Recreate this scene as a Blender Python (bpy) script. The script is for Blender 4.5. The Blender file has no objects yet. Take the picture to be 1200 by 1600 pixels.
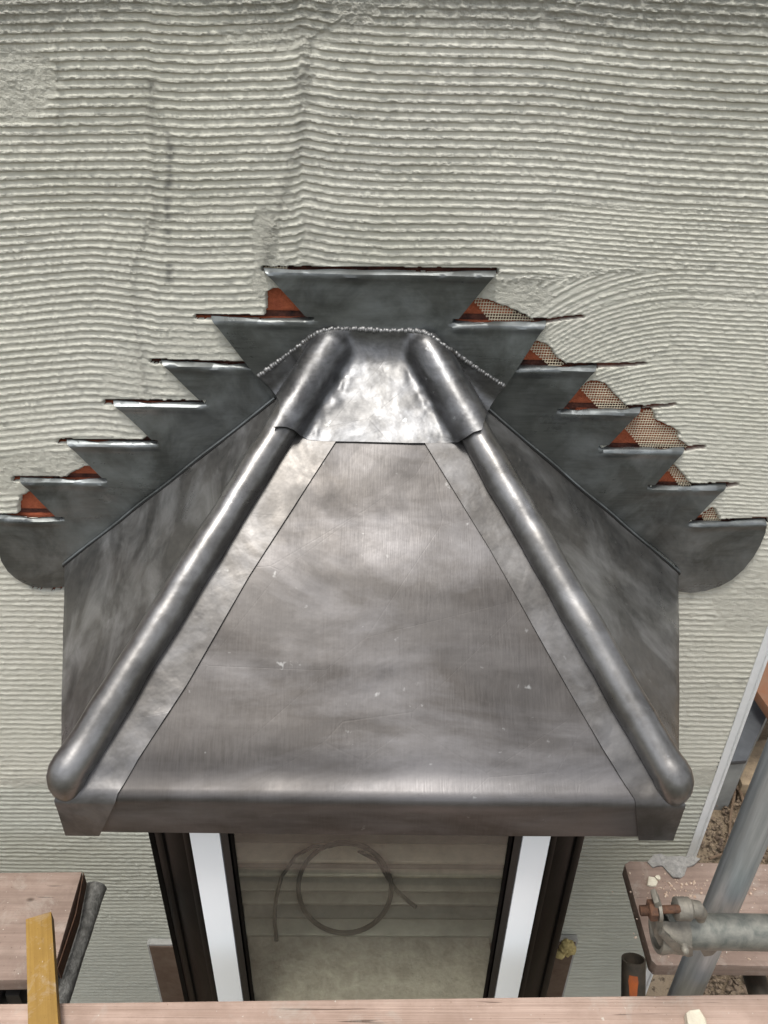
import bpy, bmesh, math, random
import numpy as np
from math import radians, sin, cos, tan, atan2, pi, sqrt
from mathutils import Vector, Matrix
from mathutils.geometry import tessellate_polygon
random.seed(7); rng = np.random.default_rng(7)
S = bpy.context.scene
COL = S.collection

# ------------------------------------------------------------------ camera, sky, sun, exposure
FPX, TH, ROLL, YAW = 1250.0, radians(32), radians(1.3), radians(1.0)
CAM = np.array([0.0, -1.229, 3.4])
FWD = np.array([sin(YAW)*cos(TH), cos(YAW)*cos(TH), -sin(TH)])
_r0 = np.cross(FWD, [0, 0, 1]); _r0 /= np.linalg.norm(_r0); _u0 = np.cross(_r0, FWD)
RGT = _r0*cos(ROLL) + _u0*sin(ROLL); UPV = _u0*cos(ROLL) - _r0*sin(ROLL)
cd = bpy.data.cameras.new('camera'); cam = bpy.data.objects.new('camera', cd); COL.objects.link(cam)
cd.sensor_fit = 'VERTICAL'; cd.sensor_height = 32.0; cd.lens = 32.0*FPX/1600.0
cd.clip_start = 0.05; cd.clip_end = 300
cam.matrix_world = Matrix(((RGT[0], UPV[0], -FWD[0], CAM[0]), (RGT[1], UPV[1], -FWD[1], CAM[1]),
                           (RGT[2], UPV[2], -FWD[2], CAM[2]), (0, 0, 0, 1)))
S.camera = cam
SUN_EL, SUN_AZ = radians(75), radians(212)      # azimuth measured clockwise from +Y
world = bpy.data.worlds.new('World'); S.world = world; world.use_nodes = True
wn = world.node_tree; wn.nodes.clear()
wo = wn.nodes.new('ShaderNodeOutputWorld'); wb = wn.nodes.new('ShaderNodeBackground')
sk = wn.nodes.new('ShaderNodeTexSky'); sk.sky_type = 'NISHITA'; sk.sun_disc = False
sk.sun_elevation = SUN_EL; sk.sun_rotation = SUN_AZ; sk.air_density = 1.2; sk.dust_density = 4.0
hs = wn.nodes.new('ShaderNodeHueSaturation'); hs.inputs['Saturation'].default_value = 0.22
wtc = wn.nodes.new('ShaderNodeTexCoord')
wnz = wn.nodes.new('ShaderNodeTexNoise'); wnz.inputs['Scale'].default_value = 3.0; wnz.inputs['Detail'].default_value = 5
wrp = wn.nodes.new('ShaderNodeMapRange'); wrp.inputs[1].default_value = 0.35; wrp.inputs[2].default_value = 0.65
wrp.inputs[3].default_value = 0.45; wrp.inputs[4].default_value = 1.6
wmx = wn.nodes.new('ShaderNodeMix'); wmx.data_type = 'RGBA'; wmx.blend_type = 'MULTIPLY'; wmx.inputs[0].default_value = 1.0
wn.links.new(sk.outputs[0], hs.inputs['Color']); wn.links.new(hs.outputs[0], wmx.inputs[6])
wn.links.new(wtc.outputs['Generated'], wnz.inputs['Vector']); wn.links.new(wnz.outputs[0], wrp.inputs[0])
wn.links.new(wrp.outputs[0], wmx.inputs[7]); wn.links.new(wmx.outputs[2], wb.inputs[0]); wn.links.new(wb.outputs[0], wo.inputs[0])
wb.inputs[1].default_value = 0.13
sd = bpy.data.lights.new('sun', 'SUN'); sun = bpy.data.objects.new('sun', sd); COL.objects.link(sun)
sd.energy = 1.5; sd.angle = radians(14); sd.color = (1.0, 0.955, 0.88)
sdir = Vector((sin(SUN_AZ)*cos(SUN_EL), cos(SUN_AZ)*cos(SUN_EL), sin(SUN_EL)))
sun.rotation_euler = sdir.to_track_quat('Z', 'Y').to_euler()
S.view_settings.view_transform = 'Standard'; S.view_settings.look = 'None'
S.view_settings.gamma = 1; S.view_settings.use_curve_mapping = False
S.view_settings.exposure = 0.54

# ------------------------------------------------------------------ survey helpers: where a measured point of the photograph lies in the place
def ray(px, py): return FWD + RGT*(px-600)/FPX - UPV*(py-800)/FPX
def onY(px, py, y=0.0):
    d = ray(px, py); return CAM + d*((y-CAM[1])/d[1])
def onZ(px, py, z):
    d = ray(px, py); return CAM + d*((z-CAM[2])/d[2])
def onP(px, py, p0, n):
    d = ray(px, py); return CAM + d*(np.dot(np.array(p0)-CAM, n)/np.dot(d, n))
def proj(P):
    d = np.asarray(P) - CAM; z = d@FWD
    return 600+FPX*(d@RGT)/z, 800-FPX*(d@UPV)/z

# ------------------------------------------------------------------ numpy noise
_T = rng.random((256, 256))
def vn(x, y):
    x = np.asarray(x, float); y = np.asarray(y, float)
    xi = np.floor(x).astype(int); yi = np.floor(y).astype(int); fx = x-xi; fy = y-yi
    fx = fx*fx*(3-2*fx); fy = fy*fy*(3-2*fy)
    a = _T[xi % 256, yi % 256]; b = _T[(xi+1) % 256, yi % 256]; c = _T[xi % 256, (yi+1) % 256]; d = _T[(xi+1) % 256, (yi+1) % 256]
    return (a*(1-fx)+b*fx)*(1-fy) + (c*(1-fx)+d*fx)*fy
def fbm(x, y, o=3):
    s = 0; a = 0.5; n = 0
    for i in range(o):
        s = s + a*vn(x*2**i+17.3*i, y*2**i+9.1*i); n += a; a *= 0.5
    return s/n*2-1
def sstep(a, b, x):
    t = np.clip((np.asarray(x, float)-a)/(b-a), 0, 1); return t*t*(3-2*t)
def inpoly(px, py, poly):
    px = np.asarray(px); py = np.asarray(py); r = np.zeros(px.shape, bool); n = len(poly); j = n-1
    for i in range(n):
        xi, yi = poly[i]; xj, yj = poly[j]
        c = ((yi > py) != (yj > py)) & (px < (xj-xi)*(py-yi)/((yj-yi) if yj != yi else 1e-9)+xi)
        r ^= c; j = i
    return r

# ------------------------------------------------------------------ object helpers
def tag(o, label=None, cat=None, group=None, kind=None):
    if label: o['label'] = label
    if cat: o['category'] = cat
    if group: o['group'] = group
    if kind: o['kind'] = kind
    return o
def empty(name, loc, label, cat, group=None):
    o = bpy.data.objects.new(name, None); COL.objects.link(o); o.location = loc; o.empty_display_size = 0.05
    return tag(o, label, cat, group)
def finish(name, me, mat, parent=None, smooth=True):
    if mat is not None: me.materials.append(mat)
    o = bpy.data.objects.new(name, me); COL.objects.link(o)
    if parent is not None:
        o.parent = parent; o.matrix_parent_inverse = Matrix.Translation(-Vector(parent.location))
    return o
def from_bm(name, bm, mat, parent=None, sharp=38, smooth=True):
    bmesh.ops.recalc_face_normals(bm, faces=bm.faces)
    for f in bm.faces: f.smooth = smooth
    ca = radians(sharp)
    for e in bm.edges:
        if len(e.link_faces) == 2 and e.calc_face_angle(0) > ca: e.smooth = False
    me = bpy.data.meshes.new(name); bm.to_mesh(me); bm.free()
    return finish(name, me, mat, parent)
def box_bm(p0, p1, bm=None, bev=0.0):
    bm = bm or bmesh.new()
    c = [(a+b)/2 for a, b in zip(p0, p1)]; s = [abs(b-a) for a, b in zip(p0, p1)]
    r = bmesh.ops.create_cube(bm, size=1)['verts']
    for v in r: v.co = Vector((c[0]+v.co.x*s[0], c[1]+v.co.y*s[1], c[2]+v.co.z*s[2]))
    if bev > 0:
        es = list({e for v in r for e in v.link_edges})
        bmesh.ops.bevel(bm, geom=es, offset=bev, segments=2, profile=0.6, affect='EDGES')
    return bm
def prism_bm(pts, h, bm=None, bev=0.0):
    """solid from a 3D outline (list of Vectors) pushed along vector h"""
    bm = bm or bmesh.new()
    a = [bm.verts.new(Vector(p)) for p in pts]; b = [bm.verts.new(Vector(p)+Vector(h)) for p in pts]
    fs = [bm.faces.new(a), bm.faces.new(b[::-1])]
    n = len(pts)
    for i in range(n): fs.append(bm.faces.new((a[i], b[i], b[(i+1) % n], a[(i+1) % n])))
    if bev > 0:
        es = list({e for f in fs for e in f.edges})
        bmesh.ops.bevel(bm, geom=es, offset=bev, segments=2, profile=0.6, affect='EDGES')
    return bm
def sweep_bm(path, radii, seg=16, bm=None, caps=True, shape=None, up=(0, 0, 1)):
    """tube along a path with one radius per point"""
    bm = bm or bmesh.new(); P = [Vector(p) for p in path]; n = len(P); rings = []
    t0 = (P[1]-P[0]).normalized(); a = Vector(up)
    if abs(a.dot(t0)) > 0.95: a = Vector((1, 0, 0))
    for i in range(n):
        t = (P[min(i+1, n-1)]-P[max(i-1, 0)]).normalized()
        a = (a - t*a.dot(t)).normalized(); b = t.cross(a)
        ring = []
        for k in range(seg):
            an = 2*pi*k/seg; r = radii[i] if hasattr(radii, '__len__') else radii
            m = shape(an, i) if shape else 1.0
            ring.append(bm.verts.new(P[i] + (a*cos(an)+b*sin(an))*r*m))
        rings.append(ring)
    for i in range(n-1):
        for k in range(seg):
            bm.faces.new((rings[i][k], rings[i][(k+1) % seg], rings[i+1][(k+1) % seg], rings[i+1][k]))
    if caps:
        bm.faces.new(rings[0][::-1]); bm.faces.new(rings[-1])
    return bm
def sheet_bm(poly, mapf, step, thick, quad=None):
    """a thin metal sheet: 2D outline cut into a fine grid, laid on a mapped surface, given thickness"""
    bm = bmesh.new()
    vs = [bm.verts.new((p[0], p[1], 0)) for p in poly]
    for tr in tessellate_polygon([[Vector((p[0], p[1], 0)) for p in poly]]):
        try: bm.faces.new([vs[i] for i in tr])
        except ValueError: pass
    xs = [p[0] for p in poly]; ys = [p[1] for p in poly]
    su, sv = step if hasattr(step, '__len__') else (step, step)
    x = min(xs)+su
    while x < max(xs)-1e-5:
        bmesh.ops.bisect_plane(bm, geom=bm.verts[:]+bm.edges[:]+bm.faces[:], plane_co=(x, 0, 0), plane_no=(1, 0, 0)); x += su
    y = min(ys)+sv
    while y < max(ys)-1e-5:
        bmesh.ops.bisect_plane(bm, geom=bm.verts[:]+bm.edges[:]+bm.faces[:], plane_co=(0, y, 0), plane_no=(0, 1, 0)); y += sv
    # drop the triangulation diagonals
    V = list(bm.verts); U = np.array([v.co.x for v in V]); T = np.array([v.co.y for v in V])
    P, N = mapf(U, T)
    for v, p in zip(V, P): v.co = Vector(p)
    bm.normal_update()
    # orient with N
    s = 0
    for f in list(bm.faces)[:50]:
        i = f.verts[0].index
    bm.verts.index_update()
    f0 = max(bm.faces, key=lambda f: f.calc_area()); i0 = f0.verts[0].index
    if f0.normal.dot(Vector(N[i0])) < 0:
        bmesh.ops.reverse_faces(bm, faces=bm.faces[:])
    bmesh.ops.recalc_face_normals(bm, faces=bm.faces)
    bm.normal_update()
    if f0.normal.dot(Vector(N[i0])) < 0: bmesh.ops.reverse_faces(bm, faces=bm.faces[:])
    border = [e for e in bm.edges if len(e.link_faces) == 1]
    r = bmesh.ops.extrude_edge_only(bm, edges=border)
    bm.verts.index_update()
    for v in [g for g in r['geom'] if isinstance(g, bmesh.types.BMVert)]:
        # find source normal: nearest original
        e = [e for e in v.link_edges if e.other_vert(v).index < len(V)]
        o = e[0].other_vert(v) if e else None
        if o is not None: v.co = v.co - Vector(N[o.index])*thick
    return bm
def keep_normals(name, bm, mat, parent, sharp=38):
    for f in bm.faces: f.smooth = True
    ca = radians(sharp)
    for e in bm.edges:
        if len(e.link_faces) == 2 and e.calc_face_angle(0) > ca: e.smooth = False
    me = bpy.data.meshes.new(name); bm.to_mesh(me); bm.free()
    return finish(name, me, mat, parent)

# ------------------------------------------------------------------ materials
def new_mat(name):
    m = bpy.data.materials.new(name); m.use_nodes = True; nt = m.node_tree
    return m, nt, nt.nodes['Principled BSDF']
def N(nt, typ, **kw):
    n = nt.nodes.new(typ)
    for k, v in kw.items():
        if k.startswith('i_'):
            key = k[2:]; key = int(key) if key.isdigit() else key.replace('_', ' ')
            n.inputs[key].default_value = v
        else: setattr(n, k, v)
    return n
def coords(nt, scale=(1, 1, 1), rot=(0, 0, 0), loc=(0, 0, 0)):
    g = N(nt, 'ShaderNodeNewGeometry'); src = g.outputs['Position']
    if any(rot):
        m0 = N(nt, 'ShaderNodeMapping'); m0.inputs['Rotation'].default_value = rot; nt.links.new(src, m0.inputs['Vector']); src = m0.outputs[0]
    mp = N(nt, 'ShaderNodeMapping'); mp.inputs['Scale'].default_value = scale; mp.inputs['Location'].default_value = loc
    nt.links.new(src, mp.inputs['Vector']); return mp.outputs[0]
def noise(nt, co, scale, detail=3, rough=0.5, dist=0.0):
    n = N(nt, 'ShaderNodeTexNoise', i_Scale=scale, i_Detail=detail, i_Roughness=rough, i_Distortion=dist)
    nt.links.new(co, n.inputs['Vector']); return n.outputs[0]
def rng_map(nt, v, a, b, c, d):
    m = N(nt, 'ShaderNodeMapRange', i_1=a, i_2=b, i_3=c, i_4=d); nt.links.new(v, m.inputs[0]); return m.outputs[0]
def mixc(nt, f, a, b, mode='MIX'):
    m = N(nt, 'ShaderNodeMix', data_type='RGBA', blend_type=mode)
    if isinstance(f, (int, float)): m.inputs[0].default_value = f
    else: nt.links.new(f, m.inputs[0])
    for i, c in ((6, a), (7, b)):
        if isinstance(c, tuple): m.inputs[i].default_value = (*c, 1)
        else: nt.links.new(c, m.inputs[i])
    return m.outputs[2]
def bump(nt, h, strength, dist, prev=None):
    b = N(nt, 'ShaderNodeBump', i_Strength=strength, i_Distance=dist); nt.links.new(h, b.inputs['Height'])
    if prev is not None: nt.links.new(prev, b.inputs['Normal'])
    return b.outputs[0]
def L(nt, a, b): nt.links.new(a, b)

def lead(name, c1, c2, r1, r2, cloud=None, camt=.6, crot=(0, 0, 0), grain=(180, 180, 6), gs=0.15, hammer=0.0, seed=0.0, marks=1.0, metallic=1.0, streak=0.0):
    m, nt, p = new_mat(name)
    co = coords(nt, loc=(seed, seed*1.7, seed*.3))
    big = noise(nt, co, 5.5, 5, 0.6, 0.6); mid = noise(nt, co, 22, 4, 0.6)
    f = rng_map(nt, big, 0.36, 0.64, 0, 1)
    col = mixc(nt, f, c1, c2)
    g = coords(nt, scale=grain); gr = noise(nt, g, 1.0, 2, 0.6)
    col = mixc(nt, rng_map(nt, mid, .3, .7, 0, .35), col, tuple(x*.72 for x in c1))
    col = mixc(nt, rng_map(nt, gr, .35, .65, 0, .22), col, tuple(min(1, x*1.5) for x in c2))
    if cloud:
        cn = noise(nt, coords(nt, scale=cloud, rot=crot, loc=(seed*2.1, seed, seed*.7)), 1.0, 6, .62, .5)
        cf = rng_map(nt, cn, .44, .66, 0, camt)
        col = mixc(nt, cf, col, tuple(min(1, x*k) for x, k in zip(c2, (2.05, 2.12, 2.25))))  # burnished patches painted pale in place of reflected sky
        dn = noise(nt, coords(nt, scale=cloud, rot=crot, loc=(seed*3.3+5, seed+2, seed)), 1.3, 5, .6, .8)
        col = mixc(nt, rng_map(nt, dn, .50, .70, 0, .6), col, tuple(x*.55 for x in c1))  # dull patches painted darker, deepening the painted reflections
    # oxide spots and rubbed marks
    sp = noise(nt, co, 48, 3, .6); spm = rng_map(nt, sp, 0.70, 0.78, 0, .55*marks)
    col = mixc(nt, spm, col, (0.52, 0.53, 0.53))
    p.inputs['Metallic'].default_value = metallic
    rr = rng_map(nt, noise(nt, co, 9, 5, 0.65, 0.8), 0.33, 0.67, r1, r2)
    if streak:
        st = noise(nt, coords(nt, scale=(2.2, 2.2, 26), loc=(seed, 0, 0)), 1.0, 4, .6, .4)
        col = mixc(nt, rng_map(nt, st, .5, .68, 0, streak), col, tuple(min(1, x*1.55) for x in c2))  # level bright bands painted in for reflections on the sheet
    ad = N(nt, 'ShaderNodeMath', operation='MULTIPLY_ADD', i_1=0.12, i_2=0.0); L(nt, gr, ad.inputs[0])
    a2 = N(nt, 'ShaderNodeMath', operation='ADD'); L(nt, ad.outputs[0], a2.inputs[0]); L(nt, rr, a2.inputs[1])
    L(nt, a2.outputs[0], p.inputs['Roughness']); L(nt, col, p.inputs['Base Color'])
    b = bump(nt, gr, gs, 0.0006)
    b = bump(nt, noise(nt, co, 30, 3, .55), 0.25, 0.0012, b)
    if hammer: b = bump(nt, noise(nt, co, 52, 2, .5, .15), hammer, 0.004, b)
    # scratches: thin lines from stretched voronoi edges
    sc = N(nt, 'ShaderNodeTexVoronoi', feature='DISTANCE_TO_EDGE', i_Scale=7.0)
    L(nt, coords(nt, rot=(.3, .4, .9), scale=(1, .35, 1.3), loc=(seed, 0, 3)), sc.inputs['Vector'])
    b = bump(nt, rng_map(nt, sc.outputs[0], 0, .006, 0, 1), 0.12*marks, 0.0006, b)
    L(nt, b, p.inputs['Normal'])
    return m
M = {}
LM = .66                                             # oxidised lead: part mirror, part matt film
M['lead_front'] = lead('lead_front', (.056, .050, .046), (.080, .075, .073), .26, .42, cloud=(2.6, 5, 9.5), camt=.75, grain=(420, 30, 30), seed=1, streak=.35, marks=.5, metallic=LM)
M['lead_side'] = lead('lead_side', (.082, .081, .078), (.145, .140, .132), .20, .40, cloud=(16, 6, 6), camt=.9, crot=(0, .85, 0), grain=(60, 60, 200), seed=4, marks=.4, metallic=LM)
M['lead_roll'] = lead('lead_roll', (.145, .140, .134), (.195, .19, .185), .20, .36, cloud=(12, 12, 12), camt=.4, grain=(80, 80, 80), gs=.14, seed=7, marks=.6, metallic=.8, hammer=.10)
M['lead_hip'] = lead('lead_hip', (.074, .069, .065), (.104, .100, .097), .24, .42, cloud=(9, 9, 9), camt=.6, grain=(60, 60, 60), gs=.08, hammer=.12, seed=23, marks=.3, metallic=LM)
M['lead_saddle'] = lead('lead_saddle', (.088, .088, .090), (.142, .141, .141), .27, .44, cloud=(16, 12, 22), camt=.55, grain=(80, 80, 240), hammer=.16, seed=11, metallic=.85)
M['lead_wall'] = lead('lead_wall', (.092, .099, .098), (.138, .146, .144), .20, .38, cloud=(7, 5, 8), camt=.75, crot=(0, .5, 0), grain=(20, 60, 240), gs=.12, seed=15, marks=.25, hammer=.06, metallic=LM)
M['lead_weld'] = lead('lead_weld', (.15, .15, .15), (.24, .24, .24), .34, .5, seed=19, metallic=.8)

def render_mat():
    m, nt, p = new_mat('combed_render'); co = coords(nt)
    big = noise(nt, co, 2.6, 4, .6, .4); fine = noise(nt, co, 420, 3, .7); mid = noise(nt, co, 60, 4, .6)
    col = mixc(nt, rng_map(nt, big, .35, .65, 0, 1), (.66, .652, .565), (.74, .728, .65))
    col = mixc(nt, rng_map(nt, mid, .3, .7, 0, .35), col, (.58, .58, .505))
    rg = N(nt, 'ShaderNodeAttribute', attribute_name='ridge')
    col = mixc(nt, rng_map(nt, rg.outputs['Fac'], 0, .6, .16, 0), col, (.53, .525, .455))  # troughs between ridges coloured darker, standing in for their shade
    at = N(nt, 'ShaderNodeAttribute', attribute_name='stain')
    col = mixc(nt, at.outputs['Fac'], col, (.16, .16, .15))
    at2 = N(nt, 'ShaderNodeAttribute', attribute_name='joint_shade')
    col = mixc(nt, at2.outputs['Fac'], col, (.50, .515, .455))  # greener coat below the day joint, its shade put into the colour
    at3 = N(nt, 'ShaderNodeAttribute', attribute_name='chase')
    col = mixc(nt, at3.outputs['Fac'], col, mixc(nt, rng_map(nt, mid, .4, .6, 0, 1), (.20, .055, .035), (.10, .035, .028)))
    L(nt, col, p.inputs['Base Color']); p.inputs['Roughness'].default_value = .92; p.inputs['Specular IOR Level'].default_value = .25
    rg = N(nt, 'ShaderNodeAttribute', attribute_name='ridge')
    b = bump(nt, rng_map(nt, fine, .3, .7, 0, 1), .55, .0012)
    rm = N(nt, 'ShaderNodeMath', operation='MULTIPLY'); L(nt, rng_map(nt, noise(nt, co, 520, 2, .8), .3, .7, 0, 1), rm.inputs[0]); L(nt, rg.outputs['Fac'], rm.inputs[1])
    b = bump(nt, rm.outputs[0], 1.0, .0026, b)
    L(nt, b, p.inputs['Normal']); return m
M['render'] = render_mat()
def simple(name, c, rough, metallic=0.0, c2=None, ns=30, bs=.2, bd=.001, bscale=200, spec=.5, coat=0, stretch=(1, 1, 1)):
    m, nt, p = new_mat(name); co = coords(nt, scale=stretch)
    c2 = c2 or tuple(x*.7 for x in c)
    L(nt, mixc(nt, rng_map(nt, noise(nt, co, ns, 5, .65, .3), .35, .68, 0, 1), c, c2), p.inputs['Base Color'])
    p.inputs['Roughness'].default_value = rough; p.inputs['Metallic'].default_value = metallic
    p.inputs['Specular IOR Level'].default_value = spec; p.inputs['Coat Weight'].default_value = coat
    if bs: L(nt, bump(nt, noise(nt, co, bscale, 4, .65), bs, bd), p.inputs['Normal'])
    return m
M['brick'] = simple('brick', (.50, .135, .060), .9, c2=(.34, .085, .04), ns=75, bs=1.0, bd=.003, bscale=240)
M['mortar_dark'] = simple('mortar_dark', (.17, .062, .042), .95, c2=(.04, .02, .018), ns=50, bs=.8, bd=.003)
M['scrim'] = simple('scrim', (.74, .66, .50), .7, c2=(.62, .54, .40), bs=0)
M['pvc_white'] = simple('pvc_white', (.80, .82, .83), .35, c2=(.72, .74, .75), ns=20, bs=.05)
M['post_white'] = simple('post_white', (.88, .93, .97), .3, c2=(.865, .92, .96), ns=4, bs=.03)
M['upvc_black'] = simple('upvc_black', (.004, .004, .004), .34, c2=(.008, .007, .0065), spec=.10, ns=26, bs=.15, bd=.0015, bscale=40)
M['upvc_black'].node_tree.nodes['Principled BSDF'].inputs['IOR'].default_value = 1.22
M['gasket'] = simple('gasket', (.012, .012, .012), .5, bs=0)
M['galv'] = simple('galv', (.52, .56, .58), .45, .6, c2=(.30, .335, .35), ns=75, bs=.25, bscale=160, stretch=(1, 1, .06))
M['galv_dirty'] = simple('galv_dirty', (.13, .138, .125), .55, .6, c2=(.26, .255, .225), ns=45, bs=.45, bscale=120)
M['tube_rough'] = simple('tube_rough', (.22, .22, .21), .85, .2, c2=(.09, .09, .085), ns=75, bs=.9, bd=.003, bscale=180)
M['tube_dark'] = simple('tube_dark', (.055, .05, .042), .55, .5, c2=(.10, .08, .06), ns=40, bs=.3)
M['orange_paint'] = simple('orange_paint', (.42, .10, .02), .6, c2=(.28, .08, .03), ns=60, bs=.2)
M['rust'] = simple('rust', (.13, .062, .034), .85, .2, c2=(.06, .034, .024), ns=90, bs=.8, bd=.002)
M['cast'] = simple('cast', (.26, .24, .20), .6, .5, c2=(.16, .15, .13), ns=60, bs=.6, bd=.002, bscale=150)
M['black'] = simple('black', (.015, .015, .015), .5, bs=.1)
M['brown_panel'] = simple('brown_panel', (.085, .052, .036), .6, c2=(.12, .085, .062), ns=28, bs=.4, bd=.002, bscale=90)
M['panel_edge'] = simple('panel_edge', (.42, .42, .40), .8)
M['slate_grey'] = simple('slate_grey', (.05, .053, .058), .4, c2=(.075, .08, .085), ns=10, bs=.1)
M['light_grey'] = simple('light_grey', (.28, .29, .28), .6, ns=9)
M['orange_wood'] = simple('orange_wood', (.17, .095, .055), .7, c2=(.18, .07, .03), ns=20, stretch=(1, 1, 1))
M['stone'] = simple('stone', (.30, .23, .15), .9, c2=(.20, .15, .10), ns=22, bs=.7, bd=.006, bscale=60)
M['root'] = simple('root', (.10, .065, .04), .9, c2=(.16, .11, .07), ns=30, bs=.5)
M['chip'] = simple('chip', (.68, .64, .52), .85, c2=(.55, .5, .4), ns=60, bs=.4)
M['felt'] = simple('felt', (.36, .35, .33), .95, c2=(.22, .215, .21), ns=120, bs=1, bd=.003, bscale=300)
M['cable'] = simple('cable', (.008, .006, .005), .5, bs=0)
M['foam'] = simple('foam', (.55, .45, .2), .9, c2=(.35, .28, .12), ns=120, bs=.8, bd=.003)
M['soffit'] = simple('soffit', (.10, .08, .06), .8, ns=20)

def wood(name, c1, c2, dark, axis=0, rings=1.0, rough=.8, gscale=1.0, saw=.5, gloss=.3, zr=0.0):
    m, nt, p = new_mat(name)
    def coords(nt, scale=(1, 1, 1), loc=(0, 0, 0)): return globals()['coords'](nt, scale=scale, rot=(0, 0, zr), loc=loc)
    sc = [95*gscale]*3; sc[axis] = 2.5*gscale
    g = noise(nt, coords(nt, scale=tuple(sc)), 1.0, 4, .6, .3)
    sc2 = [16*gscale]*3; sc2[axis] = 1.2*gscale
    g2 = noise(nt, coords(nt, scale=tuple(sc2)), 1.0, 3, .5, 1.2)
    co = coords(nt); st = noise(nt, co, 9, 5, .7); dt = noise(nt, co, 170, 3, .6)
    col = mixc(nt, rng_map(nt, g2, .3, .7, 0, 1), c1, c2)
    col = mixc(nt, rng_map(nt, g, .42, .7, 0, .45*rings), col, dark)
    col = mixc(nt, rng_map(nt, st, .40, .64, 0, .6), col, tuple((a+b)/2.2 for a, b in zip(c2, dark)))
    col = mixc(nt, rng_map(nt, dt, .66, .72, 0, .7), col, dark)
    col = mixc(nt, rng_map(nt, noise(nt, co, 120, 2, .5), .71, .75, 0, .8), col, (.6, .56, .5))
    sc3 = [140*gscale]*3; sc3[axis] = 5*gscale
    ck = noise(nt, coords(nt, scale=tuple(sc3), loc=(3, 5, 7)), 1.0, 2, .5, .6); ckf = rng_map(nt, ck, .69, .73, 0, .85)
    col = mixc(nt, ckf, col, tuple(x*.35 for x in dark))
    col = mixc(nt, rng_map(nt, noise(nt, co, 14, 6, .75, .6), .54, .70, 0, .45), col, (.46, .42, .37))
    kn = N(nt, 'ShaderNodeTexVoronoi', i_Scale=5.5); L(nt, coords(nt, scale=(1, 1.7, 1), loc=(.3, .2, 0)), kn.inputs['Vector'])
    col = mixc(nt, rng_map(nt, kn.outputs[0], .05, .075, .75, 0), col, tuple(x*.5 for x in dark))
    L(nt, col, p.inputs['Base Color']); p.inputs['Roughness'].default_value = rough; p.inputs['Specular IOR Level'].default_value = gloss
    sw = [1, 1, 1]; sw = [3.0, 3.0, 3.0]; sw[1-axis if axis < 2 else 0] = 340.0
    b = bump(nt, noise(nt, coords(nt, scale=tuple(sw)), 1.0, 1, .5), saw, .0012)
    L(nt, bump(nt, g, .4, .0015, b), p.inputs['Normal']); return m
_b0, _b1 = onZ(40, 1436, 2.1255), onZ(43.5, 1604, 2.1255); BATTEN_ROT = math.atan2((_b0-_b1)[0], (_b0-_b1)[1])
M['board'] = wood('board', (.37, .285, .24), (.275, .20, .165), (.13, .09, .07))
M['board_fore'] = wood('board_fore', (.49, .365, .305), (.41, .30, .245), (.23, .15, .11), saw=.9)
M['board_edge'] = wood('board_edge', (.30, .19, .15), (.22, .14, .11), (.09, .055, .04))
M['batten'] = wood('batten', (.40, .255, .07), (.31, .185, .045), (.19, .10, .025), axis=1, rough=.55, gscale=1.6, saw=.1, zr=BATTEN_ROT)

def ground_mat():
    m, nt, p = new_mat('soil'); co = coords(nt)
    c = mixc(nt, rng_map(nt, noise(nt, co, 2.5, 6, .7, .5), .35, .65, 0, 1), (.36, .285, .20), (.21, .155, .105))
    c = mixc(nt, rng_map(nt, noise(nt, co, 35, 4, .7), .55, .66, 0, .8), c, (.05, .035, .025))
    c = mixc(nt, rng_map(nt, noise(nt, co, 60, 3, .6), .66, .72, 0, .8), c, (.42, .35, .26))
    sx = N(nt, 'ShaderNodeSeparateXYZ'); L(nt, coords(nt), sx.inputs[0])
    ad = N(nt, 'ShaderNodeMath', operation='ADD'); L(nt, sx.outputs[1], ad.inputs[0])
    L(nt, rng_map(nt, noise(nt, co, .8, 3, .6), 0, 1, -1.5, 1.5), ad.inputs[1])
    gr = rng_map(nt, ad.outputs[0], -3.2, -4.2, 0, 1)
    grass = mixc(nt, noise(nt, co, 4, 5, .7), (.035, .05, .022), (.07, .085, .035))
    grass = mixc(nt, rng_map(nt, noise(nt, co, .55, 2, .5), .5, .56, 0, 1), grass, (.30, .28, .25))  # pale paving patches added behind the viewer to vary the lead's reflections
    L(nt, mixc(nt, gr, c, grass), p.inputs['Base Color']); p.inputs['Roughness'].default_value = .95
    p.inputs['Specular IOR Level'].default_value = .15
    L(nt, bump(nt, noise(nt, co, 25, 6, .75), 1, .04), p.inputs['Normal']); return m
M['soil'] = ground_mat()
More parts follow.
